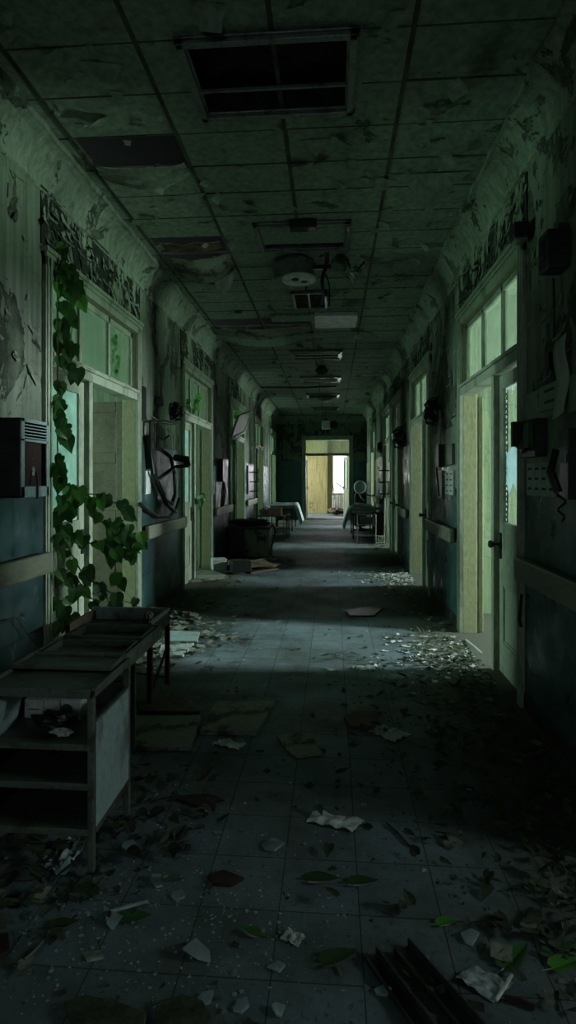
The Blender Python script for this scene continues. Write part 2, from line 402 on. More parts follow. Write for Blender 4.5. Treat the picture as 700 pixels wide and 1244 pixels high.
# end wall with its double door
EX0, EX1 = -.98, .70
e = MB(); e.box((XL, YE, 0), (EX0+.05, YE+.15, HC)).box((EX1-.05, YE, 0), (XR, YE+.15, HC)).box((EX0+.05, YE, 2.68), (EX1-.05, YE+.15, HC)); struct(e, 'wall_end', 'wall')
e = MB(); e.box((XL, YE+.001, 0), (EX0-.01, YE-.012, 1.93)).box((EX1+.01, YE+.001, 0), (XR, YE-.012, 1.93)); struct(e, 'wall_tiles_end', 'dado_e')
# ------------------------------------------------------------------ door units
nwin = [0]; ndoor = [0]
def unit(s, X, a, b, leafmat_='door', openm='door', ang=90, flip=False, closed=False, glasskind='glass', nearopen=False, transom='glass'):
    ndoor[0] += 1
    root = bpy.data.objects.new('door_%d' % ndoor[0], None); C.objects.link(root); root['kind'] = 'structure'
    P = lambda v, y, z: (X+s*v, y, z)
    cw = .085
    c = MB()
    for y0, y1 in ((a, a+cw), (b-cw, b)):
        c.box(P(-.028, y0, 0), P(0, y1, ZT-.0)); c.box(P(-.036, y0+.012, 0), P(-.02, y0+.03, ZT)); c.box(P(-.036, y1-.03, 0), P(-.02, y1-.012, ZT))
    c.box(P(-.028, a, ZT-cw), P(0, b, ZT)); c.box(P(-.05, a-.02, ZT), P(0, b+.02, ZT+.03)); c.box(P(-.04, a-.01, ZT-.03), P(-.02, b+.01, ZT))
    # jamb lining
    c.build('casing', 'trim', root, .003); c = MB()
    c.box(P(.002, a+.055, 0), P(WT+.01, a+cw, ZT-.07)).box(P(.002, b-cw, 0), P(WT+.01, b-.055, ZT-.07)).box(P(.002, a+.055, ZT-cw), P(WT+.01, b-.055, ZT-.055))
    c.build('jamb_lining', 'doory', root, .003)
    ai, bi = a+cw, b-cw; W = bi-ai
    m_ = ai+W*.385
    if flip: m_ = bi-W*.385
    t = MB().box(P(-.022, ai, 2.085), P(.10, bi, 2.17)).box(P(-.04, ai, 2.15), P(-.01, bi, 2.175)); t.build('transom_bar', 'trim', root, .004)
    t = MB().box(P(-.012, m_-.03, 0), P(.09, m_+.03, 2.09)); t.build('mullion', 'trim', root, .004)
    # transom window: frame, two muntins, three panes
    t = MB(); z0, z1 = 2.17, ZT-cw; v0, v1 = .03, .07
    t.box(P(v0, ai, z0), P(v1, ai+.04, z1)).box(P(v0, bi-.04, z0), P(v1, bi, z1)).box(P(v0, ai, z0), P(v1, bi, z0+.045)).box(P(v0, ai, z1-.045), P(v1, bi, z1))
    for k in (1, 2): t.box(P(v0, ai+W*k/3-.02, z0), P(v1, ai+W*k/3+.02, z1))
    t.build('transom_frame', 'trim', root, .003)
    for k in range(3):
        if transom[k % len(transom)] == '-': continue
        MB().box(P(.048, ai+W*k/3+.018, z0+.04), P(.052, ai+W*(k+1)/3-.018, z1-.04)).build('pane', 'frost' if transom == 'fff' else 'glass', root)
    def leaf(y0, y1, v, m, hinge=None, angle=0, glass='glass', name='door_leaf', solid=False):
        th = .04; w = y1-y0; st_ = .085; gz0, gz1 = 1.055, 1.98
        mtx = Matrix.Identity(4)
        if hinge is not None:
            h = Vector(P(v, hinge, 0)); mtx = Matrix.Translation(h) @ Matrix.Rotation(angle, 4, 'Z') @ Matrix.Translation(-h)
        q = MB(); B = lambda ya, yb, za, zb, va=0, vb=th: q.box(P(v+va, ya, za), P(v+vb, yb, zb), mtx)
        B(y0, y0+st_, .01, 2.075); B(y1-st_, y1, .01, 2.075); B(y0+st_, y1-st_, 2.075-.095, 2.075); B(y0+st_, y1-st_, .01, .22)
        B(y0+st_, y1-st_, .62 if not solid else .95, 1.055)
        if solid:
            B(y0+st_, y1-st_, .22, .95, .012, .028); B(y0+st_, y1-st_, 1.055, 1.98, .012, .028); B(y0+st_, y1-st_, 1.5, 1.6)
        else:
            B(y0+st_, y1-st_, .22, .62, .012, .028)
            B(y0+st_, y1-st_, .22, .24, .004, .036); B(y0+st_, y1-st_, .60, .62, .004, .036)
        o = q.build(name, m, root, .004)
        if not solid and glass:
            MB().box(P(v+.018, y0+st_-.005, gz0-.005), P(v+.022, y1-st_+.005, gz1+.005), mtx).build('pane', glass, o)
        hd = MB(); hy = y1-.04 if hinge is None or hinge < (y0+y1)/2 else y0+.04
        for sd in (-.012, th):
            hd.box(P(v+sd, hy-.02, .80), P(v+sd+.012, hy+.02, .98), mtx)
        hd.tube([mtx @ Vector(P(v-.05, hy, .9)), mtx @ Vector(P(v+th+.05, hy, .9))], .009)
        hd.lathe([(.001, -.09), (.022, -.085), (.028, -.07), (.02, -.055), (.01, -.04)], mtx @ Vector(P(v, hy, .9)), 'X', 10, Matrix.Scale(1 if s > 0 else -1, 3) if False else None)
        hd.build('handle', 'darkmetal', o)
        return o
    if flip: n0, n1, o0, o1 = m_+.03, bi, ai, m_-.03
    else: n0, n1, o0, o1 = ai, m_-.03, m_+.03, bi
    if nearopen:
        leaf(n0, n1, .09, leafmat_, hinge=n0, angle=-s*math.radians(85)*-1, glass=glasskind, name='door_leaf')
    else:
        leaf(n0, n1, .03, leafmat_, glass=glasskind if glasskind != 'broken' else None)
    if closed: leaf(o0, o1, .03, leafmat_, solid=True)
    else: leaf(o0, o1, WT-.01 if ang < 120 else WT+.06, openm, hinge=o1 if not flip else o0, angle=s*math.radians(ang)*(1 if not flip else -1), name='open_leaf', solid=True)
    return root
UL = []
for k, (a, b) in enumerate(LU):
    UL.append(unit(-1, XL, a, b, openm='door' if k != 1 else mat('brown_door', (.115, .11, .065), (.06, .055, .03), 3, .3, .6, .7) if k == 1 else 'door', ang=(96 if k == 1 else 172), glasskind='frost' if k else 'glass', transom='ggg'))
UR = []
for k, (a, b) in enumerate(RU):
    UR.append(unit(1, XR, a, b, openm='doory' if k in (1, 2) else 'door', ang=172, flip=(k == 4), closed=(k == 3), glasskind='broken' if k == 1 else 'glass', transom='ggg'))
# remaining glass of the right-hand broken leaf
a0, a1 = RU[1][0]+.085+.085, RU[1][0]+.085+(RU[1][1]-RU[1][0]-.17)*.385-.03-.085
W = a1-a0; zt = 1.0
def gp(u, z): return Vector((XR+.05, a0+u*W, z))
pl = [gp(0, 1.21), gp(.18, 1.27), gp(.4, 1.25), gp(.62, 1.33), gp(.85, 1.24), gp(1, 1.36), gp(1, 1.52), gp(.75, 1.56), gp(.52, 1.66), gp(.38, 1.58), gp(.2, 1.55), gp(0, 1.60)]
q = MB(); n = len(pl); q.add(pl+[p+Vector((.004, 0, 0)) for p in pl], [tuple(range(n)), tuple(range(2*n-1, n-1, -1))]+[(i, n+i, n+(i+1) % n, (i+1) % n) for i in range(n)])
o = q.build('broken_pane', 'shard', UR[1]); o['label'] = 'jagged shard left in the broken door glass'
q = MB()
for side in (0, 1):
    for k in range(26):
        u = k/26; z = 1.06+u*.92
        h = .012+.03*R.random(); q.add([gp(side, z), gp(side, z+.03), gp(side+(h/W)*(1 if side == 0 else -1), z+.015)], [(0, 1, 2)])
for k in range(10): 
    u = k/10; q.add([gp(u, 1.98), gp(u+.1, 1.98), gp(u+.05, 1.98-.02-.03*R.random())], [(0, 1, 2)])
q.build('broken_pane_edge', 'shard', UR[1])
# end double door
root = bpy.data.objects.new('door_end', None); C.objects.link(root); root['kind'] = 'structure'
q = MB(); y0 = YE-.03
q.box((EX0, y0, 0), (EX0+.13, YE+.16, 2.73)).box((EX1-.13, y0, 0), (EX1, YE+.16, 2.73)).box((EX0+.13, y0, 2.62), (EX1-.13, YE+.16, 2.73)).box((EX0+.13, y0+.02, 2.10), (EX1-.13, YE+.10, 2.19)).box((EX0-.03, y0-.02, 2.73), (EX1+.03, YE, 2.77))
q.box((EX0+.13, YE+.02, 0), (EX1-.13, YE+.14, .025))
q.build('casing', 'trim', root, .004)
MB().box((EX0+.13, YE+.05, 2.19), (EX1-.13, YE+.056, 2.62)).build('pane', 'glass', root)
def endleaf(x, ang, sg):
    h = Vector((x, YE+.15, 0)); mt = Matrix.Translation(h) @ Matrix.Rotation(ang, 4, 'Z')
    q = MB(); w = .68*sg
    for a, b, z0, z1 in ((0, .09, .01, 2.08), (.59, .68, .01, 2.08), (.09, .59, 1.98, 2.08), (.09, .59, .01, .22), (.09, .59, .85, 1.0)): q.box((a*sg, 0, z0), (b*sg, .04, z1), mt)
    q.box((.09*sg, .012, .22), (.59*sg, .028, .85), mt)
    o = q.build('door_leaf', 'door', root, .004)
    MB().box((.09*sg, .018, 1.0), (.59*sg, .022, 1.98), mt).build('pane', 'glass', o)
    MB().box((.61*sg, -.012, .95), (.65*sg, .0, 1.1), mt).tube([mt @ Vector((.63*sg, -.045, 1.02)), mt @ Vector((.63*sg, .08, 1.02))], .01).build('handle', 'darkmetal', o)
endleaf(EX0+.13, math.radians(88), 1); endleaf(EX1-.13, math.radians(-76), -1)
# end room
q = MB(); Y2 = 22.4
q.box((-3.2, Y2, 0), (.02, Y2+.15, HC)).box((.02, Y2, 0), (.62, Y2+.15, .78)).box((.62, Y2, 0), (3, Y2+.15, HC)).box((.02, Y2, 2.3), (.62, Y2+.15, HC))
q.box((3, YE+.15, 0), (3.15, Y2+.15, HC)).box((-3.2, YE+.15, 2.9), (-3.05, Y2, HC)).box((-3.2, YE+.15, 0), (-3.05, Y2, .8)).box((-3.2, YE+.15, .8), (-3.05, YE+.9, 2.9)).box((-3.2, Y2-.5, .8), (-3.05, Y2, 2.9))
q.box((-.30, Y2-.12, 0), (-.16, Y2, HC))
struct(q, 'wall_beyond_end', 'beige'); struct(MB().box((-3.2, YE+.1, HC), (3.1, Y2+.15, HC+.1)), 'ceiling_beyond_end', 'tile_c')
q = MB(); q.box((-.0, Y2-.05, .74), (.66, Y2, .79)).box((.02, Y2+.05, .79), (.06, Y2+.1, 2.3)).box((.58, Y2+.05, .79), (.62, Y2+.1, 2.3))
struct(q, 'window_end', 'trim', .004)
# ------------------------------------------------------------------ side rooms
def rooms(s, X, U, nm):
    x0, x1 = X+s*WT, X+s*(WT+RD)
    ed = [YB]
    for (a, b), (c, d) in zip(U, U[1:]): ed.append((b+c)/2)
    ed.append(YE)
    p = MB()
    for y in ed: p.box((x0, y-.06, 0), (x1, y+.06, 3.2))
    struct(p, 'wall_partition_'+nm, 'room')
    struct(MB().box((x0-s*.0, YB, 3.2), (x1+s*.2, YE+.1, 3.3)), 'ceiling_rooms_'+nm, 'tile_c')
    o = MB()
    for k, (a, b) in enumerate(U):
        ya, yb = ed[k], ed[k+1]
        w0, w1 = WINS[nm][k]; za, zb = WZ[nm] if k else (1.7, 2.6)
        o.box((x1, ya, 0), (x1+s*.2, w0, 3.2)).box((x1, w1, 0), (x1+s*.2, yb, 3.2)).box((x1, w0, 0), (x1+s*.2, w1, za)).box((x1, w0, zb), (x1+s*.2, w1, 3.2))
        nwin[0] += 1
        f = MB(); xa, xb = x1+s*.06, x1+s*.11
        zm = (za+zb)/2; f.box((xa, w0, za), (xb, w0+.05, zb)).box((xa, w1-.05, za), (xb, w1, zb)).box((xa, w0, za), (xb, w1, za+.05)).box((xa, w0, zb-.05), (xb, w1, zb)).box((xa, w0, zm-.025), (xb, w1, zm+.025)).box((xa, (w0+w1)/2-.015, za), (xb, (w0+w1)/2+.015, zb))
        f.box((x1-s*.08, w0-.05, za-.04), (x1+s*.05, w1+.05, za))
        struct(f, 'window_%d' % nwin[0], 'trim')
        L = bpy.data.lights.new('daylight', 'AREA'); L.shape = 'RECTANGLE'; L.size = w1-w0; L.size_y = 1.9
        L.size, L.size_y = zb-za, w1-w0
        L.energy = POW[nm][k]; L.color = COL[nm]
        lo = bpy.data.objects.new('daylight_through_window', L); C.objects.link(lo)
        lo.location = (x1+s*.25, (w0+w1)/2, (za+zb)/2); lo.rotation_euler = (0, s*PI/2, 0)
    struct(o, 'wall_outer_'+nm, 'room')
WZ = {'left': (1.1, 2.1), 'right': (1.1, 2.1)}
WINS = {'left': [(.6, 1.5), (4.3, 4.9), (7.75, 8.35), (10.95, 11.6), (14.2, 14.9), (17.5, 18.2)],
        'right': [(.5, 1.5), (4.25, 4.8), (7.55, 8.15), (10.1, 10.7), (11.4, 11.9), (15.5, 16.1)]}
POW = {'left': [10, 185, 120, 140, 170, 300], 'right': [42, 450, 300, 60, 380, 540]}
COL = {'left': (.62, .92, .80), 'right': (.80, .95, .94)}
rooms(-1, XL, LU, 'left'); rooms(1, XR, RU, 'right')
def area(loc, rot, sx, sy, en, col, name='daylight'):
    L = bpy.data.lights.new(name, 'AREA'); L.shape = 'RECTANGLE'; L.size = sx; L.size_y = sy; L.energy = en; L.color = col
    o = bpy.data.objects.new(name, L); C.objects.link(o); o.location = loc; o.rotation_euler = rot
area((.32, Y2+.25, 1.55), (-PI/2, 0, 0), .6, 1.5, 42, (.95, .95, 1.0), 'daylight_end_window')
area((-3.3, 20.9, 1.85), (0, -PI/2, 0), 1.9, 1.9, 165, (.95, .95, .9), 'daylight_end_side')
area((-.3, YB-.4, 1.4), (PI/2, 0, 0), 1.1, 1.8, 2, (.55, .85, .75), 'fill_back_doorway')  # dim fill lamp added behind the camera for ambient light
# ------------------------------------------------------------------ handrails
def rail(s, X, ya, yb, label):
    t = thing('handrail', label, 'handrail', 'wooden handrails along the corridor walls')
    MB().box((X-s*.045, ya, .775), (X-s*.095, yb, .905)).build('rail', 'rail', t, .012)
    n = max(2, int((yb-ya)/.7)); q = None
    for k in range(n):
        y = ya+.15+(yb-ya-.3)*k/(n-1); q = MB(); q.box((X-s*.0125, y-.02, .80), (X-s*.05, y+.02, .88)); q.build('bracket', 'darkmetal', t)
    recentre(t)
rail(1, XR, 2.2, 3.44, 'wide handrail on the right wall below the notices, in front of the broken door')
rail(1, XR, 5.28, 6.66, 'handrail on the right wall between the first and second doorways')
rail(1, XR, 8.45, 9.44, 'short handrail on the right wall past the second doorway')
rail(1, XR, 12.9, 15.0, 'far right handrail beside the wire rack and pipe')
rail(-1, XL, 2.2, 3.45, 'nearest handrail on the left wall under the louvred cabinet')
rail(-1, XL, 5.36, 6.80, 'handrail on the left wall below the tangled hose')
rail(-1, XL, 8.65, 10.05, 'handrail on the left wall between second and third doorways')
rail(-1, XL, 11.9, 13.3, 'far left handrail behind the wooden chest')
# ------------------------------------------------------------------ ceiling fixtures
FL = ['largest open ceiling light frame nearest the camera, without its cover',
      'second ceiling light frame, rusty edged, above the round drum lamp',
      'pale flat ceiling panel light beside the hanging strips',
      'fourth ceiling light, narrow with a metallic rim, past the sagging tiles',
      'fifth ceiling light, narrow trough with one tube inside',
      'sixth ceiling light, far down beside a bowl lamp',
      'last recessed ceiling light before the end wall']
for k, (y0, y1, x0, x1) in enumerate(FIX):
    t = thing('ceiling_light', FL[k], 'ceiling light', 'recessed fluorescent lights down the ceiling')
    q = MB(); w = .035; d = .035; z = HC-.004
    if k == 2:
        q.box((x0, y0, z-.05), (x1, y1, z)); q.build('diffuser', 'white', t, .01)
        MB().box((-.78, y0+.05, z-.03), (x0-.01, y0+.3, z)).build('housing', 'tile_c', t, .005); recentre(t); continue
    for a, b in (((x0, y0), (x0+w, y1)), ((x1-w, y0), (x1, y1)), ((x0, y0), (x1, y0+w)), ((x0, y1-w), (x1, y1))):
        q.box((*a, z-d), (*b, z)); q.box((a[0]-.012, a[1]-.012, z-.014), (b[0]+.012, b[1]+.012, z-.002))
    q.build('frame', 'metal', t, .004)
    h = .16 if k < 2 else 0
    q = MB()
    if k < 2:
        q.box((x0, y0, z), (x0+.01, y1, z+h)).box((x1-.01, y0, z), (x1, y1, z+h)).box((x0, y0, z), (x1, y0+.01, z+h)).box((x0, y1-.01, z), (x1, y1, z+h)).box((x0, y0, z+h), (x1, y1, z+h+.01))
        q.build('housing', 'darkmetal' if k == 0 else 'metal', t)
        if k == 0:
            MB().box((x0+w, y0+.36, z-.02), (x1-w, y0+.375, z-.005)).build('cross_bar', 'metal', t)
            for i in range(6):
                yy = y1-.16 if i % 2 else y1-.07
                MB().box((x0+.12+.1*i, yy, z+h-.006), (x0+.17+.1*i, yy+.03, z+h-.001)).build('slot', 'black_pl', t)
        q = MB(); q.tube([(x0+.35, y0+.1, z+h), (x0+.4, y0+.2, z+.06), (x0+.5, y0+.3, z+.09), (x0+.52, y0+.42, z+h)], .006); q.build('cable', 'black_pl', t)
        if k == 1: MB().box((x0+.04, y0+.04, z-.02), (x1-.04, y1-.17, z-.014)).build('diffuser', 'tile_c', t)
    else:
        MB().box((x0+w, y0+w, z-.012), (x1-w, y1-w, z-.002)).build('housing', 'black', t)
        for yy in (.18, .40): MB().tube([(x0+.06, y0+yy, z-.025), (x1-.06, y0+yy, z-.025)], .013, 8).build('tube_lamp', 'white' if k in (3, 4) else 'metal', t)
        for xx in (x0+.05, x1-.05): MB().box((xx-.012, y0+.14, z-.035), (xx+.012, y0+.45, z-.01)).build('socket', 'metal', t)
    recentre(t)
# rusty junction box at second frame
single(MB().box((-.34, 4.62, 3.375), (-.12, 4.72, 3.443)), 'junction_box', 'darkmetal', 'small dark junction box at the near edge of the second ceiling light frame', 'junction box', bevel=.006)
# drum lamp
t = thing('drum_lamp', 'big round drum lamp hanging open under the ceiling behind the second light frame', 'ceiling lamp')
p = wy(357, 320, 5.55); cx, cy = p.x, 5.55
MB().lathe([(.001, .0), (.205, .0), (.215, -.02), (.205, -.05), (.19, -.15), (.175, -.165), (.001, -.165)], (cx, cy, HC-.012), n=32).build('drum', 'cartmetal', t, smooth=False)
MB().lathe([(.15, 0), (.165, -.015), (.16, -.035), (.12, -.045), (.10, -.03), (.001, -.03)], (cx+.05, cy-.04, HC-.165), n=28).build('lens_ring', 'white', t)
q = MB(); q.lathe([(.001, 0), (.035, 0), (.03, -.012), (.001, -.015)], (cx+.02, cy-.08, HC-.196), n=12).lathe([(.001, 0), (.03, 0), (.026, -.012), (.001, -.014)], (cx+.1, cy-.0, HC-.196), n=12); q.build('screw_cap', 'darkmetal', t)
MB().box((cx+.17, cy-.07, HC-.10), (cx+.36, cy-.01, HC-.06)).build('bracket', 'darkmetal', t, .005)
q = MB(); q.tube([(cx-.21+.42*i/12, cy-.24*math.sin(PI*i/12)**.6, HC-.03-.015*math.sin(PI*i/6)) for i in range(13)], .007); q.build('cable', 'black_pl', t)
recentre(t)
# crumpled shade right of it
t = thing('broken_lamp_arm', 'crumpled lamp arm with torn shade dangling right of the drum lamp', 'broken lamp')
p = wy(400, 300, 5.4)
pts = [wy(388, 306, 5.4), wy(405, 300, 5.4), wy(420, 312, 5.4), wy(428, 330, 5.4), wy(436, 326, 5.4), wy(443, 318, 5.4)]
pts[0].z = HC-.02
MB().tube(pts, .01).build('arm', 'darkmetal', t)
def crump(c0, rx, ry, rz, seed, n=10):
    def f(u, v):
        a, b = u*2*PI, v*PI
        r = 1+.55*nz(math.cos(a)*1.7+seed, math.sin(a)*1.7, b*1.6)+.2*nz(u*9+seed, v*9, 1)
        return Vector(c0)+Vector((rx*r*math.cos(a)*math.sin(b), ry*r*math.sin(a)*math.sin(b), rz*r*math.cos(b)))
    return f
MB().grid(14, 8, crump(wy(413, 319, 5.4), .075, .05, .07, 3)).build('shade', 'cartmetal', t)
MB().grid(14, 8, crump(wy(432, 333, 5.4), .055, .05, .07, 8)).build('torn_shade', 'metal', t)
recentre(t)
q = MB()
a_, b_ = wy(397, 298, 5.3), wy(390, 370, 5.3); a_.z = HC-.005
q.grid(2, 14, lambda u, v: a_+(b_-a_)*v+Vector(((u-.5)*.045*(1-.5*v)+.012*math.sin(v*9), .02*math.sin(v*7), 0)), .004)
single(q, 'hanging_strip', 'black_pl', 'long dark torn strip hanging from the ceiling beside the drum lamp', 'torn strip')
q = MB(); a2, b2 = wy(396, 345, 5.9), wy(400, 372, 5.9); a2.z = HC-.005
q.tube([a2, (a2+b2)/2+Vector((.02, 0, .05)), b2], .008)
single(q, 'hanging_cable', 'black_pl', 'short black cable hanging behind the long torn strip', 'cable')
# vent grille
t = thing('ceiling_vent', 'dark two-pane air vent in the ceiling behind the drum lamp', 'vent')
vx0, vx1, vy0, vy1 = -.45, -.05, 6.42, 7.02
q = MB(); z = HC-.004
q.box((vx0, vy0, z-.03), (vx0+.03, vy1, z)).box((vx1-.03, vy0, z-.03), (vx1, vy1, z)).box((vx0, vy0, z-.03), (vx1, vy0+.03, z)).box((vx0, vy1-.03, z-.03), (vx1, vy1, z)).box((-.27, vy0, z-.025), (-.25, vy1, z))
q.build('frame', 'metal', t, .003); q = MB()
for k in range(12): q.box((vx0+.03, vy0+.045*k+.04, z-.02), (vx1-.03, vy0+.045*k+.06, z-.004))
q.build('louvres', 'black', t); recentre(t)
# small ceiling lamps
for (px, py, Y, r, lab, cat) in ((391, 441, 10.75, .12, 'small dark round lamp under the ceiling past the fourth light', 'ceiling lamp'),
                                 (395, 482, 14.5, .19, 'bowl lamp hanging beside the sixth ceiling light', 'ceiling lamp')):
    t = thing('bowl_lamp', lab, cat); p = wy(px, py, Y)
    MB().lathe([(.001, 0), (r*.6, 0), (r*.65, -.04), (r, -.06), (r*1.02, -.09), (r*.8, -.14), (r*.4, -.17), (.001, -.18)], (p.x, Y, HC), n=20).build('bowl', 'darkmetal' if Y < 12 else 'metal', t)
    MB().lathe([(.001, 0), (r*.8, 0), (r*.85, -.012), (r*.7, -.02)], (p.x, Y, HC-.001), n=16).build('ceiling_rose', 'metal', t); recentre(t)
t = thing('emergency_light', 'small white box lamp hanging in front of the end wall', 'lamp')
p0 = wy(391, 511, 17.9); p1 = wy(401, 521, 17.9)
MB().box((p0.x, 17.9, p1.z), (p1.x, 18.02, p0.z)).build('box', 'white', t, .01)
MB().tube([((p0.x+p1.x)/2, 17.96, p0.z), ((p0.x+p1.x)/2, 17.96, HC)], .012).build('rod', 'darkmetal', t)
MB().lathe([(.001, -.05), (.10, -.05), (.13, 0), (.10, .06), (.001, .08)], (p1.x+.13, 18.0, (p0.z+p1.z)/2), 'Y', 16).build('round_head', 'darkmetal', t); recentre(t)
# pipe across the far ceiling
q = MB(); q.tube([(-1.6, 12.9, 3.41), (-.6, 12.95, 3.40), (.1, 12.9, 3.41)], .02)
single(q, 'ceiling_pipe', 'darkmetal', 'thin dark pipe running across the far ceiling', 'pipe')
# sagging tiles
def sag(x0, x1, y0, y1, d, seed, skew=0, z=HC-.006):
    def f(u, v):
        h = math.sin(PI*u)*d*(.35+.65*v)+.02*nz(u*4, v*4, seed)+skew*v
        return Vector((x0+(x1-x0)*u+.02*nz(u*3, v*3, seed+5), y0+(y1-y0)*v, z-abs(h)))
    return MB().grid(18, 8, f, .012)
single(sag(-1.57, -.97, 3.74, 3.90, .08, 2), 'sagging_ceiling_tile', 'tile_c', 'bent tile edge sagging from the nearest hole in the ceiling on the left', 'ceiling tile', 'sagging ceiling tiles')
single(sag(-1.58, -.95, 5.28, 5.62, .15, 5), 'sagging_ceiling_tile', 'board', 'dark bowed ceiling tile sagging from the second hole left of the drum lamp', 'ceiling tile', 'sagging ceiling tiles')
single(sag(-1.55, -1.0, 5.08, 5.2, .05, 9, 0, HC+.03), 'sagging_ceiling_tile', 'wood', 'upper broken layer inside the second ceiling hole on the left', 'ceiling tile', 'sagging ceiling tiles')
q = MB(); A = [wy(259, 333, 5.75), wy(285, 334, 5.75), wy(282, 348, 5.7), wy(272, 359, 5.7), wy(262, 350, 5.75)]
A[0].z = A[1].z = HC-.003
n = len(A); q.add(A+[v+Vector((0, .01, 0)) for v in A], [tuple(range(n)), tuple(range(2*n-1, n-1, -1))]+[(i, n+i, n+(i+1) % n, (i+1) % n) for i in range(n)])
single(q, 'hanging_ceiling_sheet', 'tile_c', 'pale pointed flap hanging below the second ceiling hole', 'ceiling flap')
single(sag(-1.72, -.30, 7.86, 8.08, .12, 12), 'sagging_ceiling_tile', 'board', 'long near layer of the wide sagging ceiling strip left of the pale panel light', 'ceiling tile', 'sagging ceiling tiles')
single(sag(-1.72, -.25, 8.2, 8.42, .15, 22), 'sagging_ceiling_tile', 'tile_c', 'far curled layer of the wide sagging ceiling strip left of the pale panel light', 'ceiling tile', 'sagging ceiling tiles')
# torn paint flaps under the ceiling
def flap(pts, drop, name, label, m='tile_c'):
    P3 = [fl(x, y, HC-.004) for x, y in pts]; tip = P3[-1]; tip.z -= drop
    q = MB(); a, b, c = P3
    def f(u, v):
        e = a+(b-a)*u; g = e+(c-e)*v; g.z = HC-.004-drop*v*v; return g
    q.grid(8, 6, f, .003); return single(q, name, m, label, 'peeling paint', 'curled paint flaps hanging from the ceiling')
flap([(470, 212), (575, 208), (525, 228)], .16, 'paint_flap', 'large triangular paint flap curling off the ceiling at right')
flap([(95, 74), (150, 78), (140, 92)], .05, 'paint_flap', 'dark curled paint flap on the ceiling at upper left')
flap([(205, 238), (250, 234), (236, 248)], .09, 'paint_flap', 'pointed paint flap hanging just past the nearest ceiling hole')
flap([(365, 170), (400, 168), (384, 184)], .04, 'paint_flap', 'small paint flap near the middle of the ceiling')
# peeling flakes on ceiling and walls (uncountable)
def curl(mb, p, u, v, n, w, h, cu):
    p, u, v, n = Vector(p), Vector(u), Vector(v), Vector(n)
    j = [R.uniform(.6, 1) for _ in range(3)]
    mb.grid(2, 3, lambda a, b: p+u*(w*(a-.5)*j[int(b*2.9)])+v*(h*b)+n*(cu*h*b*b+.002))
q = MB()
for k in range(260):
    x, y = R.uniform(XL+.2, XR-.2), 2.2+R.random()**1.5*14
    if any(f[0]-.1 < y < f[1]+.1 and f[2]-.1 < x < f[3]+.1 for f in FIX): continue
    a = R.uniform(0, 6.28); s1 = R.uniform(.02, .09)
    curl(q, (x, y, HC-.003), (math.cos(a), math.sin(a), 0), (-math.sin(a), math.cos(a), 0), (0, 0, -1), s1*1.6, s1, R.uniform(.2, .8))
o = q.build('ceiling_paint_flakes', 'tile_c'); tag(o, 'small curled paint flakes all over the ceiling tiles', 'paint flakes', kind='stuff')
for s, X, U, nm in ((-1, XL, LU, 'left'), (1, XR, RU, 'right')):
    q = MB()
    for k in range(900):
        if k < 600:
            a, b = R.choice(U[:6]); y = R.uniform(a, b); z = R.uniform(ZT+.06, 3.15)
        else:
            y = 2.3+R.random()**1.3*15; z = R.uniform(1.9, 3.15)
            if any(a-.1 < y < b+.1 for a, b in U) and z < 2.85: continue
        w = R.uniform(.012, .04); h = R.uniform(.03, .11)
        ang = R.gauss(PI, .5); v = Vector((0, math.sin(ang), math.cos(ang))); u = Vector((0, math.cos(ang), -math.sin(ang)))
        curl(q, (X-s*.009, y, z), u, v, (-s, 0, 0), w, h, R.uniform(.1, .7))
    o = q.build('wall_paint_flakes', 'cornice'); tag(o, 'curling paint flakes over the %s wall and above its doorways' % nm, 'paint flakes', kind='stuff')
# ------------------------------------------------------------------ things on the right wall
XW = XR-.012
t = thing('wall_speaker', 'dark box speaker mounted high on the right wall before the broken door', 'speaker')
a = wx(649, 293, XR); b = wx(682, 335, XR)
ya, yb = b.y, a.y
ya, yb = 2.87, 3.0
MB().box((XR, ya, 2.38), (XR-.11, yb, 2.57)).build('box', 'darkmetal', t, .01)
q = MB()
for k in range(6): q.box((XR-.11, ya+.03, 2.41+.024*k), (XR-.115, yb-.03, 2.422+.024*k))
q.build('grille', 'black_pl', t); MB().box((XR, ya+.02, 2.57), (XR-.05, yb-.02, 2.60)).build('bracket', 'darkmetal', t); recentre(t)
t = thing('door_lamp', 'black lamp box over the near corner of the right broken doorway', 'lamp')
MB().box((XR-.02, 3.38, 2.74), (XR-.11, 3.49, 2.83)).build('box', 'black_pl', t, .01); MB().box((XR, 3.41, 2.76), (XR-.03, 3.46, 2.81)).build('bracket', 'darkmetal', t)
MB().box((XR-.03, 3.39, 2.73), (XR-.10, 3.48, 2.74)).build('lens', 'metal', t); recentre(t)
p = wx(680, 300, XR); q = MB(); q.tube([(XR-.03, p.y, 2.37), (XR-.03, p.y-.01, 2.2), (XR-.028, p.y, 2.05)], .006)
single(q, 'speaker_cable', 'black_pl', 'thin black cable hanging down the right wall from the speaker', 'cable')
a = wx(684, 384, XR-.02)
q = MB(); q.grid(6, 12, lambda u, v: Vector((XR-.02-.03*math.sin(PI*u)-.01*math.sin(v*8), a.y+.06-.12*u*(1-.3*abs(v-.4)), 2.06-.38*v-.03*math.sin(PI*u))), .003)
single(q, 'peeled_wallpaper_strip', 'tile_c', 'long peeled strip curling off the right wall below the speaker cable', 'peeled strip')
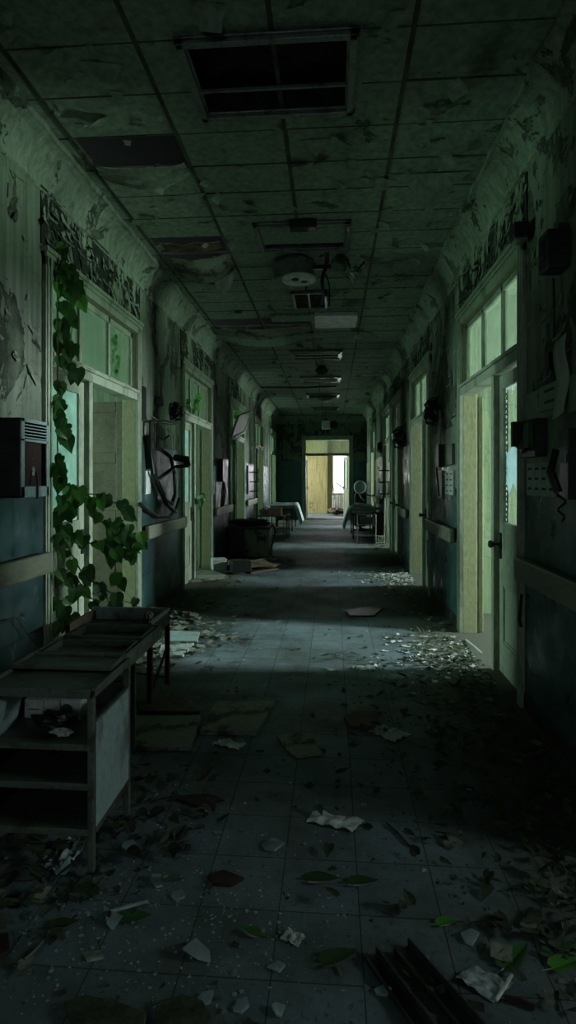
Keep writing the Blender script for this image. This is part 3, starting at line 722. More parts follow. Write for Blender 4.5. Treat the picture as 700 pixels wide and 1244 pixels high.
def plate(px0, py0, px1, py1, m, name, label, cat, th=.012, X=None, extra=None, **k):
    """flat thing on the right or left wall from two pixel corners (near and far edges)"""
    X = XW if X is None else X; s = 1 if X > 0 else -1
    a, b = (wx(px0, py0, X-s*th), wx(px1, py1, X)) if s > 0 else (wx(px1, py1, X-s*th), wx(px0, py0, X)); ya, yb = b.y, max(a.y, b.y+.06)
    pc = (px0+px1)/2; z1 = wx(pc, py0, X).z; z0 = wx(pc, py1, X).z
    t = thing(name, label, cat)
    MB().box((X, ya, z0), (X-s*th, yb, z1)).build('panel', m, t, .003)
    if extra: extra(t, X, s, th, ya, yb, z0, z1)
    recentre(t); return t
def rows(n, cols_):
    def f(t, X, s, th, ya, yb, z0, z1):
        for i in range(n):
            z = z0+(z1-z0)*(i+.6)/(n+.3)
            for j in range(cols_):
                y = ya+(yb-ya)*(j+.25)/cols_; MB().box((X-s*th, y, z), (X-s*(th+.001), y+(yb-ya)*.5/cols_, z+(z1-z0)*.22/n)).build('print', 'ink', t)
    return f
plate(640, 562, 676, 603, 'card', 'notice_sheet', 'pale notice with three rows of faded print on the right wall above the handrail', 'notice', .004, extra=rows(3, 4))
plate(655, 466, 683, 498, 'tile_c', 'notice_board', 'plain board with two dark printed bars on the right wall', 'notice', .01, extra=rows(2, 1))
plate(662, 430, 671, 450, 'black_pl', 'wall_switch', 'small dark switch above the notice board on the right wall', 'switch', .02)
def disp(t, X, s, th, ya, yb, z0, z1):
    h = z1-z0; w = yb-ya
    MB().box((X-s*th, ya+.02, z0+.05), (X-s*(th+.03), ya+w*.42, z1-.02)).build('door', 'greenp', t, .004)
    MB().box((X-s*th, yb-w*.45, z0+h*.4), (X-s*(th+.004), yb-w*.2, z1-h*.25)).build('label', 'card', t)
    MB().box((X-s*th, yb-w*.18, z0+h*.3), (X-s*(th+.06), yb-.005, z1)).build('hood', 'black_pl', t, .006)
    MB().grid(10, 6, crump((X-s*(th+.02), (ya+yb)/2+.03, z0+.06), .02, .06, .04, 4)).build('clip', 'darkmetal', t)
plate(633, 512, 664, 556, 'darkmetal', 'wall_dispenser', 'dark open dispenser with a green door on the right wall above the printed notice', 'dispenser', .06, extra=disp)
def phone(t, X, s, th, ya, yb, z0, z1):
    q = MB(); yc = (ya+yb)/2
    q.tube([(X-s*(th+.03), yc+.02, z1-.10), (X-s*(th+.06), yc, z1-.2), (X-s*(th+.03), yc-.02, z1-.3)], .02); q.build('handset', 'black_pl', t)
    q = MB(); q.tube([(X-s*(th+.02+.02*math.cos(i)), yc-.03+.02*math.sin(i*.9), z1-.3-.012*i) for i in range(12)], .006); q.build('cord', 'black_pl', t)
    MB().box((X-s*th, yc-.03, z1-.16), (X-s*(th+.006), yc+.03, z1-.12)).build('label', 'card', t)
    MB().lathe([(.001, 0), (.10, 0), (.10, -.012), (.001, -.012)], (X, yc, z1-.02), 'X', 18, Matrix.Scale(1, 3)).build('hood', 'black_pl', t)
plate(679, 522, 704, 606, 'black_pl', 'wall_telephone', 'dark rounded wall telephone at the right edge above the handrail', 'telephone', .05, extra=phone)
q = MB(); p = wx(634, 722, XW-.02); q.tube([(XW-.02, p.y, p.z), (XW-.03, p.y-.01, p.z-.08), (XW-.04, p.y-.02, p.z-.15), (XW-.02, p.y+.01, p.z-.19)], .009)
single(q, 'bent_wall_pipe', 'red', 'short bent rusty pipe on the blue wall below the right handrail', 'pipe')
# between first and second right doors
def dev(t, X, s, th, ya, yb, z0, z1):
    MB().tube([(X-s*(th+.01), (ya+yb)/2, z0), (X-s*.04, (ya+yb)/2+.03, z0-.15), (X-s*.03, (ya+yb)/2, z0-.3)], .01).build('cord', 'black_pl', t)
    MB().box((X-s*.02, ya+.02, z1), (X-s*.035, yb-.02, z1+.35)).build('bracket', 'metal', t)
plate(530, 541, 539, 568, 'black_pl', 'black_wall_box', 'black box with dangling cord on the right wall between first and second doorways', 'wall box', .05, extra=dev)
plate(542, 540, 553, 565, 'cartmetal', 'metal_wall_panel', 'upper metal panel on the right wall just past the first doorway', 'panel', .03)
plate(541, 572, 553, 601, 'card', 'framed_notice', 'framed brownish notice on the right wall above the second handrail', 'notice', .02, extra=rows(4, 2))
plate(532, 572, 538, 606, 'panel', 'pale_wall_tile', 'narrow pale panel beside the framed notice on the right wall', 'panel', .01)
def coilball(px, py, Y, X, name, label, cat, r, m='black_pl'):
    p = wy(px, py, Y); q = MB(); s = 1 if X > 0 else -1
    c0 = Vector((X-s*(r*.55), Y, p.z))
    pts = [c0+Vector((-s*r*.35*math.sin(i*1.3), r*math.cos(i*.62)*(.6+.3*math.sin(i*.37)), r*math.sin(i*.62)*(.6+.3*math.cos(i*.5)))) for i in range(60)]
    q.tube(pts, .011, 5)
    t = thing(name, label, cat); q.build('coil', m, t)
    MB().box((X, Y-.05, p.z-.05), (X-s*.05, Y+.05, p.z+.05)).build('bracket', 'darkmetal', t, .005)
    recentre(t)
coilball(531, 500, 6.2, XR, 'cable_coil', 'tangled cable bundle high on the right wall before the second doorway', 'cable bundle', .17)
coilball(490, 532, 9.1, XR, 'cable_coil', 'round cable bundle high on the right wall before the third doorway', 'cable bundle', .2)
coilball(467, 543, 13.0, XR, 'cable_coil', 'small cable knot on the far right wall past the fourth doorway', 'cable bundle', .14)
def hooks(t, X, s, th, ya, yb, z0, z1):
    q = MB()
    for k in range(3): z = z0+(z1-z0)*(k+.3)/3; q.tube([(X-s*th, (ya+yb)/2, z), (X-s*.22, (ya+yb)/2, z), (X-s*.22, (ya+yb)/2, z+.07)], .014)
    q.build('hook', 'darkmetal', t)
plate(471, 562, 476, 604, 'black_pl', 'hook_rack', 'dark hook rack on the far right wall above the handrail', 'hook rack', .03, extra=hooks)
# ------------------------------------------------------------------ things on the left wall
XV = XL+.012
t = thing('louvred_cabinet', 'grey wall cabinet with louvres over an open dark front, left edge beside the vine', 'wall cabinet')
y0, y1, z0, z1, xf = 2.96, 3.26, 1.255, 1.685, XL+.16
q = MB(); q.box((XL+.012, y0, z0), (xf, y0+.012, z1)).box((XL+.012, y1-.012, z0), (xf, y1, z1)).box((XL+.012, y0, z1-.012), (xf, y1, z1)).box((XL+.012, y0, z0), (xf, y1, z0+.012)).box((XL+.012, y0, z0), (XL+.02, y1, z1))
q.build('body', 'darkmetal', t, .003)
q = MB(); q.box((xf, y0, z0), (xf+.008, y0+.035, z1)).box((xf, y1-.025, z0), (xf+.008, y1, z1)).box((xf, y0, z0), (xf+.008, y1, z0+.06)).box((xf, y0, z1-.02), (xf+.008, y1, z1)).box((xf, y0, z1-.125), (xf+.008, y1, z1-.11))
q.build('frame', 'panel', t, .002)
for k in range(5): MB().box((xf-.006, y0+.03, z1-.105+.017*k), (xf+.006, y1-.02, z1-.099+.017*k)).build('louvre', 'panel', t)
MB().box((xf-.03, y0+.04, z0+.05), (xf-.022, y1-.03, z1-.12)).build('inner_panel', 'red', t)
q = MB(); q.lathe([(.001, 0), (.03, 0), (.035, .03), (.024, .07), (.03, .1), (.001, .11)], (xf-.05, (y0+y1)/2+.03, z0+.12), n=12); q.build('valve', 'metal', t)
MB().tube([(xf+.0, (y0+y1)/2+.02, z0+.15), (xf+.02, (y0+y1)/2, z0+.07), (xf+.012, (y0+y1)/2+.01, z0-.01)], .006).build('cord', 'darkmetal', t); recentre(t)
plate(175, 572, 183, 600, 'white', 'switch_plate', 'pale light switch plate on the left wall between first doorway and hose', 'switch', .02, X=XV)
plate(172, 470, 178, 512, 'black_pl', 'wall_slot', 'narrow black slot plate high on the left wall past the first doorway', 'wall plate', .015, X=XV)
plate(188, 484, 199, 494, 'darkmetal', 'hose_bracket', 'small dark bracket above the tangled hose on the left wall', 'bracket', .06, X=XV)
# tangled hose frame
t = thing('hose_reel', 'black tangled hose and bent metal arm hanging on the left wall', 'hose reel')
def LP(x, y, v=.08): return wx(x, y, XL+v)
q = MB()
q.tube([LP(184, 512), LP(184, 545), LP(186, 575), LP(194, 595), LP(202, 612), LP(208, 618), LP(213, 622)], .022)
q.tube([LP(184, 545), LP(196, 546), LP(207, 555), LP(212, 575), LP(213, 600), LP(209, 612), LP(200, 606), LP(196, 595), LP(192, 585)], .021)
q.tube([LP(170, 612, .05), LP(180, 620, .06), LP(192, 628, .06), LP(206, 628), LP(214, 618), LP(218, 606)], .019)
q.tube([LP(184, 512), LP(200, 512), LP(217, 516)], .016); q.tube([LP(182, 532), LP(190, 528), LP(199, 534), LP(206, 529)], .01)
q.tube([LP(188, 512), LP(188, 540)], .008)
q.build('hose', 'black_pl', t)
A = [LP(190, 584, .1), LP(213, 567, .12), LP(228, 566, .3), LP(230, 570, .3), LP(226, 558, .28), LP(214, 556, .12)]
MB().tube([A[0], A[1], A[2]], .02).build('arm', 'darkmetal', t)
q = MB(); q.tube([A[5], A[4], A[2]], .04); q.build('nozzle', 'black_pl', t)
MB().box((XL+.012, LP(187, 520).y-.05, 1.45), (XL+.07, LP(187, 520).y+.05, 1.78)).build('bracket', 'darkmetal', t, .006); recentre(t)
coilball(207, 500, 6.45, XL, 'cable_coil', 'dark cable knot on the left wall above the hose', 'cable bundle', .12)
# between second and third doors
def wire(t, X, s, th, ya, yb, z0, z1):
    q = MB()
    for k in range(3): q.tube([(X-s*(th), ya+(yb-ya)*(k+.5)/3, z0), (X-s*(.05+.02*k), ya+(yb-ya)*(k+.5)/3+.05, z0-.15), (X-s*.04, ya+(yb-ya)*(k+.5)/3, z0-.42-.05*k)], .012)
    q.build('cord', 'black_pl', t)
plate(265, 558, 273, 585, 'black_pl', 'black_wall_box', 'black box trailing cords on the left wall past the second doorway', 'wall box', .08, X=XV, extra=wire)
plate(259, 566, 263, 600, 'panel', 'pale_wall_tile', 'pale shiny panel on the left wall next to the black box with cords', 'panel', .012, X=XV)
plate(300, 566, 306, 600, 'black_pl', 'hook_rack', 'dark hook rack on the far left wall above the chest', 'hook rack', .03, X=XV, extra=hooks)
# tilted transom sash of third left door
a, b = LU[3]
mt = Matrix.Translation(Vector((XL+.05, (a+b)/2-.25, 2.15))) @ Matrix.Rotation(math.radians(22), 4, 'Y') @ Matrix.Rotation(math.radians(12), 4, 'X')
t = thing('fallen_transom_sash', 'pale window sash tilting out over the third left doorway', 'window sash')
q = MB(); w = .55
q.box((-.02, -w, 0), (.02, w, .05), mt).box((-.02, -w, .42), (.02, w, .47), mt).box((-.02, -w, 0), (.02, -w+.05, .47), mt).box((-.02, w-.05, 0), (.02, w, .47), mt)
q.build('frame', 'trim', t, .003); MB().box((-.004, -w+.05, .05), (.004, w-.05, .42), mt).build('pane', 'trim', t); recentre(t)
# ------------------------------------------------------------------ furniture, left foreground
t = thing('shelf_trolley', 'open metal shelf trolley with pale side panel, left foreground', 'trolley')
x0, x1, y0, y1, zt = -1.21, -.80, 1.885, 2.245, .645
r = .011
for x, y in ((x0+r, y0+r), (x1-r, y0+r), (x0+r, y1-r), (x1-r, y1-r)): MB().box((x-r, y-r, 0), (x+r, y+r, zt-.02)).build('leg', 'cartmetal', t, .003)
q = MB(); q.box((x0, y0, zt-.03), (x1, y0+.012, zt)).box((x0, y1-.012, zt-.03), (x1, y1, zt)).box((x0, y0, zt-.03), (x0+.012, y1, zt)).box((x1-.012, y0, zt-.03), (x1, y1, zt)); q.build('top_rim', 'cartmetal', t, .003)
MB().box((x0+.012, y0+.012, zt-.02), (x1-.012, y1-.012, zt-.012)).build('top', 'cartmetal', t)
for z in (.457, .324, .170): 
    q = MB(); q.box((x0+.02, y0+.005, z-.008), (x1-.02, y1-.005, z)); q.box((x0+.02, y0, z-.018), (x1-.02, y0+.008, z+.004)); q.build('shelf', 'cartmetal', t, .002)
q = MB(); q.box((x1-.006, y0+.022, .172), (x1+.0, y1-.022, .53)); q.build('side_panel', 'panel', t)
for z0, z1 in ((.155, .172), (.53, .54)): MB().box((x1-.01, y0+.02, z0), (x1+.003, y1-.02, z1)).build('side_rail', 'cartmetal', t)
MB().box((x0, y0+.022, .16), (x0+.006, y1-.022, .54)).build('side_panel', 'darkmetal', t)
MB().box((x0+.022, y1-.012, .16), (x1-.022, y1-.006, .54)).build('back_panel', 'darkmetal', t)
recentre(t)
# low bench behind, same height
t = thing('tray_bench', 'long low metal bench directly behind the shelf trolley', 'bench')
bx0, bx1, by0, by1 = -1.24, -.84, 2.31, 2.80; bz = .60
for x, y in ((bx0+r, by0+r), (bx1-.14, by0+r), (bx0+r, by1-r), (bx1-.14, by1-r)): MB().box((x-r, y-r, 0), (x+r, y+r, bz-.02)).build('leg', 'cartmetal', t, .003)
MB().box((bx0, by0, bz-.03), (bx1, by1, bz)).build('top', 'cartmetal', t, .004)
q = MB(); q.box((bx0, by0, bz), (bx0+.01, by1, bz+.035)).box((bx1-.01, by0, bz), (bx1, by1, bz+.035)).box((bx0+.01, by1-.01, bz), (bx1-.01, by1, bz+.035)); q.build('rim', 'cartmetal', t, .002)
recentre(t)
def tray(x0, x1, y0, y1, z, label, h=.03, rot=0):
    t = thing('metal_tray', label, 'tray', 'shallow trays on the trolley and bench')
    c0 = Vector(((x0+x1)/2, (y0+y1)/2, z)); mt = Matrix.Translation(c0) @ Matrix.Rotation(rot, 4, 'Z'); a, b = (x1-x0)/2, (y1-y0)/2
    MB().box((-a, -b, 0), (a, b, .004), mt).build('tray_bottom', 'cartmetal', t)
    q = MB(); q.box((-a, -b, .004), (a, -b+.01, h), mt).box((-a, b-.01, .004), (a, b, h), mt).box((-a, -b+.01, .004), (-a+.01, b-.01, h), mt).box((a-.01, -b+.01, .004), (a, b-.01, h), mt); q.build('rim', 'cartmetal', t, .002)
    recentre(t); return t
tray(-1.20, -.815, 2.08, 2.24, zt+.001, 'dark shallow tray on the far half of the shelf trolley', .016)
tray(-1.215, -.86, 2.33, 2.52, bz+.001, 'first tray on the low bench behind the trolley', .034, .01)
tray(-1.215, -.86, 2.56, 2.76, bz+.001, 'second tray on the low bench, nearest the rusty table', .038, -.015)
# carton on the shelf with a round emblem
t = thing('carton', 'flat pale carton with a round printed emblem on the trolley top shelf', 'box')
b0 = Vector((-1.155, 2.09, .457)); b1 = Vector((-.935, 2.21, .527))
MB().box(b0, b1).build('box', 'card', t, .002)
q = MB(); q.lathe([(.019, 0), (.023, 0), (.023, -.001), (.019, -.001)], (b1.x-.055, b0.y-.0, .492), 'Y', 20); q.box((b1.x-.064, b0.y-.001, .488), (b1.x-.046, b0.y, .491)).box((b1.x-.064, b0.y-.001, .494), (b1.x-.046, b0.y, .497)); q.build('emblem', 'ink', t)
q = MB(); q.box((b0.x+.015, b0.y-.001, .489), (b0.x+.06, b0.y, .493)).box((b0.x+.085, b0.y-.001, .489), (b0.x+.12, b0.y, .493)); q.box((b0.x+.075, b0.y-.001, .457), (b0.x+.077, b0.y, .527)).box((b0.x+.14, b0.y-.001, .457), (b0.x+.142, b0.y, .527)); q.build('print', 'ink', t)
recentre(t)
def crumple(name, c0, rx, ry, rz, seed, m, label, cat, **k):
    c0 = Vector(c0); q = MB(); q.grid(18, 10, crump(c0+Vector((0, 0, rz)), rx, ry, rz, seed))
    zm = min(v[2] for v in q.v); q.v = [(a, b, c-zm+c0.z+.001) for a, b, c in q.v]
    return single(q, name, m, label, cat, **k)
crumple('crumpled_plastic', (-1.0, 2.0, .457), .075, .04, .025, 3, 'black_pl', 'dark crumpled plastic bag in front of the carton on the trolley shelf', 'plastic bag')
crumple('crumpled_tissue', (-.94, 1.945, .457), .035, .02, .012, 7, 'paper', 'small pale crumpled tissue at the front of the trolley top shelf', 'tissue')
q = MB(); mt = Matrix.Translation(Vector((-1.19, 1.98, .462))) @ Matrix.Rotation(.25, 4, 'Y'); q.box((-.0, -.05, 0), (.03, .06, .13), mt)
single(q, 'leaning_folder', 'panel', 'pale folder leaning at the left end of the trolley top shelf', 'folder')
# rusty table
t = thing('rusty_table', 'small rusty frame table with a pale end board beside the vine', 'table')
tx0, tx1, ty0, ty1, tz = -1.60, -1.07, 3.36, 3.76, .50
for x, y, m in ((tx0+.015, ty0+.015, 'wood'), (tx1-.015, ty0+.015, 'wood'), (tx0+.015, ty1-.015, 'wood'), (tx1-.015, ty1-.015, 'wood')): MB().box((x-.015, y-.015, 0), (x+.015, y+.015, tz-.02), Matrix.Identity(4)).build('leg', m, t, .004)
q = MB(); q.box((tx0, ty0, tz-.10), (tx0+.02, ty1, tz-.02)).box((tx1-.02, ty0, tz-.10), (tx1, ty1, tz-.02)).box((tx0, ty0, tz-.1), (tx1, ty0+.02, tz-.06)); q.build('frame', 'wood', t, .003)
MB().box((tx0, ty1-.02, tz-.10), (tx1, ty1, tz+.0)).build('end_board', 'panel', t, .003)
MB().box((tx0+.02, ty0+.02, tz-.09), (tx1-.02, ty1-.02, tz-.08)).build('top', 'wood', t)
q = MB(); q.tube([(tx1-.015, ty0+.02, .06), (tx1-.015, ty1-.03, .24)], .01).tube([(tx1-.03, ty1-.03, .05), (tx0+.05, ty0+.05, .22)], .008); q.build('brace', 'wood', t)
MB().box((tx1-.025, ty0, tz-.02), (tx1+.0, ty1, tz)).build('side_rim', 'metal', t, .003)
recentre(t)
crumple('rag', (tx1-.06, ty0+.14, tz-.079), .03, .05, .045, 9, 'wood', 'brown rag bunched on the corner of the rusty table', 'rag')
# ------------------------------------------------------------------ furniture further down
t = thing('wooden_chest', 'battered wooden chest against the left wall with dark covers piled on it', 'chest')
cx0, cx1, cy0, cy1 = -1.76, -1.06, 9.75, 10.35
MB().box((cx0, cy0+.02, .03), (cx1-.02, cy1, .50)).build('body', 'black_pl', t, .01)
q = MB(); q.box((cx1-.42, cy0, .02), (cx1, cy0+.02, .48)); q.build('front_panel', 'board', t, .004)
MB().box((cx1-.02, cy0+.02, .02), (cx1, cy1, .48)).build('side_panel', 'board', t, .004)
MB().box((cx0-.0, cy0-.02, .50), (cx1+.02, cy1+.02, .53)).build('lid', 'wood', t, .006)
for x in (cx0+.04, cx1-.04):
    for y in (cy0+.06, cy1-.06): MB().box((x-.03, y-.03, 0), (x+.03, y+.03, .03)).build('foot', 'wood', t)
recentre(t)
crumple('dark_blanket', (-1.42, 10.03, .53), .34, .24, .05, 5, 'black_pl', 'dark blanket heaped on the wooden chest', 'blanket', smooth=True)
q = MB(); q.tube([(-1.05, 9.9, .5), (-1.0, 9.85, .56), (-.96, 9.8, .45), (-1.0, 9.75, .25), (-1.05, 9.7, .1), (-.95, 9.6, .02), (-.8, 9.55, .02)], .015)
single(q, 'rubber_hose', 'black_pl', 'black hose looping down the side of the wooden chest', 'hose')
def table(name, label, x0, x1, y0, y1, z, m='metal', shelf=True, group=None):
    t = thing(name, label, 'table', group)
    for x in (x0+.02, x1-.02):
        for y in (y0+.02, y1-.02): MB().tube([(x, y, 0), (x, y, z-.02)], .013, 8).build('leg', m, t)
    MB().box((x0, y0, z-.02), (x1, y1, z)).build('top', m, t, .005)
    if shelf: MB().box((x0+.01, y0+.01, z*.35), (x1-.01, y1-.01, z*.35+.015)).build('shelf', m, t)
    recentre(t)
table('side_table', 'dark low table on the left beyond the wooden chest', -1.62, -1.0, 12.3, 13.0, .55, 'darkmetal')
table('side_table', 'grey trolley table on the far left next to the sheeted stretcher', -1.30, -.98, 13.2, 13.7, .52)
single(MB().box((-1.38, 12.4, .551), (-1.08, 12.7, .71)), 'brown_carton', 'brownwood', 'brown carton standing on the dark low table on the left', 'box', bevel=.01)
crumple('crumpled_bag', (-1.5, 12.55, .551), .1, .1, .07, 15, 'cloth', 'pale crumpled bag beside the brown carton on the left table', 'bag')
def stretcher(name, label, x0, x1, y0, y1, z, sg, m='cloth', n=9):
    t = thing(name, label, 'stretcher')
    for x in (x0+.06, x1-.06):
        for y in (y0+.1, y1-.1):
            l = MB().tube([(x, y, .07), (x, y, z-.1)], .016, 8).build('leg', 'darkmetal', t)
            MB().lathe([(.001, -.015), (.05, -.015), (.055, 0), (.05, .015), (.001, .015)], (x, y, .055), 'X', 14).build('wheel', 'black_pl', l)
    q = MB(); q.box((x0+.03, y0, z-.12), (x0+.06, y1, z-.08)).box((x1-.06, y0, z-.12), (x1-.03, y1, z-.08)).box((x0+.03, y0, z-.12), (x1-.03, y0+.03, z-.08)).box((x0+.03, y1-.03, z-.12), (x1-.03, y1, z-.08)); q.build('frame', 'darkmetal', t)
    MB().box((x0+.02, y0+.02, z-.08), (x1-.02, y1-.02, z)).build('mattress', m, t, .02)
    def f(u, v):
        w = (x1-x0)
        xx = u*1.5-.1 if sg < 0 else 1-(u*1.5-.1)
        x = x0+w*xx; h = z+.012+.02*nz(u*5, v*7, 1)
        over = (x0-x) if sg > 0 else (x-x1)
        if over > 0: 
            h = z+.012-over*1.9; x = (x0-over*.6 if sg > 0 else x1+over*.6)-sg*.025*math.sin(v*n*3)
        return Vector((x, y0+(y1-y0)*v, h))
    MB().grid(26, 40, f, .004).build('sheet', m, t, smooth=True)
    recentre(t)
stretcher('stretcher', 'sheeted stretcher on the right in front of the end door', .42, 1.0, 12.75, 14.3, .66, 1)
stretcher('stretcher', 'sheeted stretcher on the far left beside the end door', -1.6, -.95, 14.6, 16.3, .66, -1)
crumple('striped_pillow', (.68, 13.0, .685), .2, .13, .05, 31, 'paper', 'crumpled pale pillow on the right-hand stretcher', 'pillow', smooth=True)
t = thing('wire_rack', 'open wire rack with three shelves in front of the right stretcher', 'rack')
a = fl(434, 660); b = fl(456, 660); ry = 12.0
for x in (a.x, b.x):
    for y in (ry, ry+.35): MB().tube([(x, y, 0), (x, y, .62)], .011, 8).build('leg', 'metal', t)
for z in (.60, .39, .17): 
    q = MB(); 
    for y in (ry, ry+.35): q.tube([(a.x, y, z), (b.x, y, z)], .011, 6)
    for x in (a.x, b.x): q.tube([(x, ry, z), (x, ry+.35, z)], .011, 6)
    for k in range(1, 6): q.tube([(a.x+(b.x-a.x)*k/6, ry, z), (a.x+(b.x-a.x)*k/6, ry+.35, z)], .005, 5)
    q.build('shelf', 'metal', t)
recentre(t)
single(MB().box((a.x+.06, ry+.04, .405), (b.x-.04, ry+.3, .55)), 'red_carton', 'black_pl', 'dark carton on the upper shelf of the wire rack', 'box', bevel=.008)
single(MB().box((.93, 12.0, .0), (1.10, 12.3, .16)), 'rubble_block', 'board', 'small block of rubble at the foot of the far right wall', 'rubble', bevel=.02)
q = MB(); q.tube([(1.09, 11.95, .95), (1.08, 11.95, .1), (1.05, 11.93, .03), (.9, 11.9, .025)], .018)
single(q, 'heating_pipe', 'rail', 'pale vertical pipe bending at the floor beside the wire rack', 'pipe')
single(MB().box((.88, 12.45, 0), (1.12, 12.72, .62)), 'metal_locker', 'darkmetal', 'short dark locker behind the wire rack on the right', 'locker', bevel=.01)
t = thing('equipment_stand', 'black round-headed machine standing before the right of the end wall', 'machine')
mx, my = .75, 15.2
MB().lathe([(.001, 0), (.2, 0), (.2, .04), (.05, .07), (.04, .1)], (mx, my, 0), n=20).build('foot', 'black_pl', t)
MB().box((mx-.16, my-.12, .1), (mx+.16, my+.12, .95)).build('body', 'black_pl', t, .05)
MB().lathe([(.001, -.1), (.10, -.1), (.155, -.08), (.17, -.02), (.15, .06), (.08, .12), (.001, .13)], (mx+.0, my, 1.13), 'Y', 24).build('head', 'black_pl', t)
MB().lathe([(.12, -.11), (.16, -.13), (.175, -.10), (.16, -.06)], (mx, my, 1.13), 'Y', 24).build('head_lit_rim', 'white', t)  # white colour stands in for light on the rim of the black head
q = MB(); q.tube([(mx-.02, my-.14, .95), (mx+.03, my-.16, .85), (mx+.1, my-.15, .78)], .03); q.build('pipe', 'metal', t)
MB().tube([(mx+.1, my, .95), (mx+.22, my-.05, .92), (mx+.36, my-.1, .88)], .02).build('arm', 'metal', t); recentre(t)
# junk under the end window
t = thing('old_radiator', 'old ribbed radiator under the bright end window', 'radiator')
for k in range(9): MB().box((.02+.065*k, 22.15, .12), (.065+.065*k, 22.3, .7)).build('rib', 'white', t, .012)
q = MB()
for x in (.03, .58): q.box((x-.015, 22.2, 0), (x+.015, 22.25, .12))
q.tube([(.0, 22.22, .62), (.62, 22.22, .62)], .02).tube([(.0, 22.22, .2), (.62, 22.22, .2)], .02); q.build('foot', 'metal', t); recentre(t)
crumple('rubble_heap', (.2, 21.3, 0), .3, .25, .12, 41, 'wood', 'brown rubble heap on the floor of the bright end room', 'rubble')
q = MB(); q.tube([(.20, 21.9, 0), (.12, 22.0, .6), (.05, 22.05, 1.15)], .015)
single(q, 'leaning_pipe', 'rail', 'thin pipe leaning in the bright end room', 'pipe')
mt = Matrix.Translation(Vector((.32, 22.28, 1.08))) @ Matrix.Rotation(math.radians(35), 4, 'Y')
q = MB(); q.box((-.16, -.02, -.015), (.16, .0, .015), mt).tube([Vector((.32, 22.28, 1.08)), Vector((.32, 22.35, .79))], .008)
single(q, 'window_handle', 'darkmetal', 'slanted dark stay on the bright end window', 'window stay')
# ------------------------------------------------------------------ vine
t = thing('climbing_vine', 'green climbing vine hanging over the first left doorway', 'vine')
st = MB(); lf = MB(); ly = MB()
def V3(x, y, Y): return wy(x, y, Y)
stems = [[(52, 300), (56, 330), (60, 380), (62, 430), (58, 480), (62, 540), (58, 600), (66, 660), (62, 720), (66, 775)],
         [(56, 318), (70, 330), (84, 350), (80, 385), (75, 410), (82, 440)],
         [(60, 330), (72, 345), (88, 330), (92, 350), (90, 380), (84, 430), (96, 465)],
         [(56, 470), (66, 500), (72, 520), (80, 545)],
         [(60, 560), (75, 585), (95, 600), (115, 600), (135, 608), (152, 618)],
         [(60, 600), (80, 620), (100, 600), (112, 622), (130, 640), (150, 650), (168, 655)],
         [(60, 650), (85, 650), (110, 660), (135, 665), (160, 668)],
         [(62, 620), (85, 670), (102, 700), (122, 712), (150, 730), (182, 742)],
         [(64, 700), (85, 690), (100, 712), (118, 735), (132, 745)],
         [(62, 735), (80, 745), (92, 760)], [(100, 690), (112, 705), (128, 722), (136, 738)], [(134, 660), (141, 690), (138, 712)]]
Y_of = lambda x: 3.75-.0035*max(0, x-60)+.0
for k, s0 in enumerate(stems):
    Ys = [(3.62 if x < 70 else 3.68+.003*(x-70)) for x, y in s0]
    pts = []
    for (x, y), Y in zip(s0, Ys):
        # keep clear of the wall: x pixel 50 is the casing edge
        p = V3(x, y, Y); p.x = max(p.x, XL+.045); pts.append(p)
    sm = []
    for i in range(len(pts)-1):
        for j in range(4): sm.append(pts[i].lerp(pts[i+1], j/4)+Vector((0, R.uniform(-.006, .006), R.uniform(-.006, .006))))
    sm.append(pts[-1]); st.tube(sm, .0055 if k else .008, 5, .0025)
    nL = {0: 30, 1: 7, 2: 12, 3: 8, 4: 14, 5: 20, 6: 14, 7: 12, 8: 8, 9: 5, 10: 5, 11: 7}[k]
    for i in range(nL):
        p = sm[int((i+.5)/nL*(len(sm)-1))]
        if k == 0 and p.z > 2.12 and R.random() < .45: continue
        a = R.uniform(-.9, .9); d = Vector((R.uniform(-.5, .6), R.uniform(-.5, .2), -R.uniform(.4, 1)))
        nrm = Vector((R.uniform(-.2, .7), -1, R.uniform(.0, .8)))
        L = R.uniform(.06, .125)
        q0 = p+Vector((R.uniform(-.02, .05), R.uniform(-.05, .03), R.uniform(-.03, .05)))
        q0.x = max(q0.x, XL+.06)
        st.tube([p, q0], .002, 4)
        (ly if (k in (4, 5, 6, 11) and R.random() < .45) or R.random() < .08 else lf).leaf(q0, d, nrm, L, fold=R.uniform(.1, .4), droop=R.uniform(.05, .4))
for (x, y, L) in [(60, 375, .1), (67, 396, .12), (84, 384, .1), (75, 352, .12), (88, 338, .1), (92, 350, .11), (86, 358, .12), (55, 420, .12), (75, 412, .14), (68, 440, .1), (83, 432, .1), (95, 455, .12), (78, 330, .09), (50, 318, .08), (52, 310, .1)]:
    p = V3(x, y-8, 3.66); p.x = max(p.x, XL+.05)
    lf.leaf(p, (R.uniform(-.3, .4), -.1, -1), (.2+R.uniform(-.2, .3), -1, .3), L, fold=.15)
for i in range(26):   # bright clump at the tip
    x = R.gauss(152, 11); y = R.gauss(654, 17); p = V3(x, y, 3.92+R.uniform(-.1, .1))
    (ly if R.random() < .6 else lf).leaf(p, (R.uniform(-.6, .8), R.uniform(-.4, .3), -R.uniform(.3, 1)), (R.uniform(-.3, .8), -1, R.uniform(0, 1)), R.uniform(.06, .11), fold=.25)
st.build('stem', 'stem', t); o = lf.build('foliage', 'leaf', t); o = ly.build('foliage', 'leafy', t); o['label'] = 'brighter green leaves'
recentre(t)
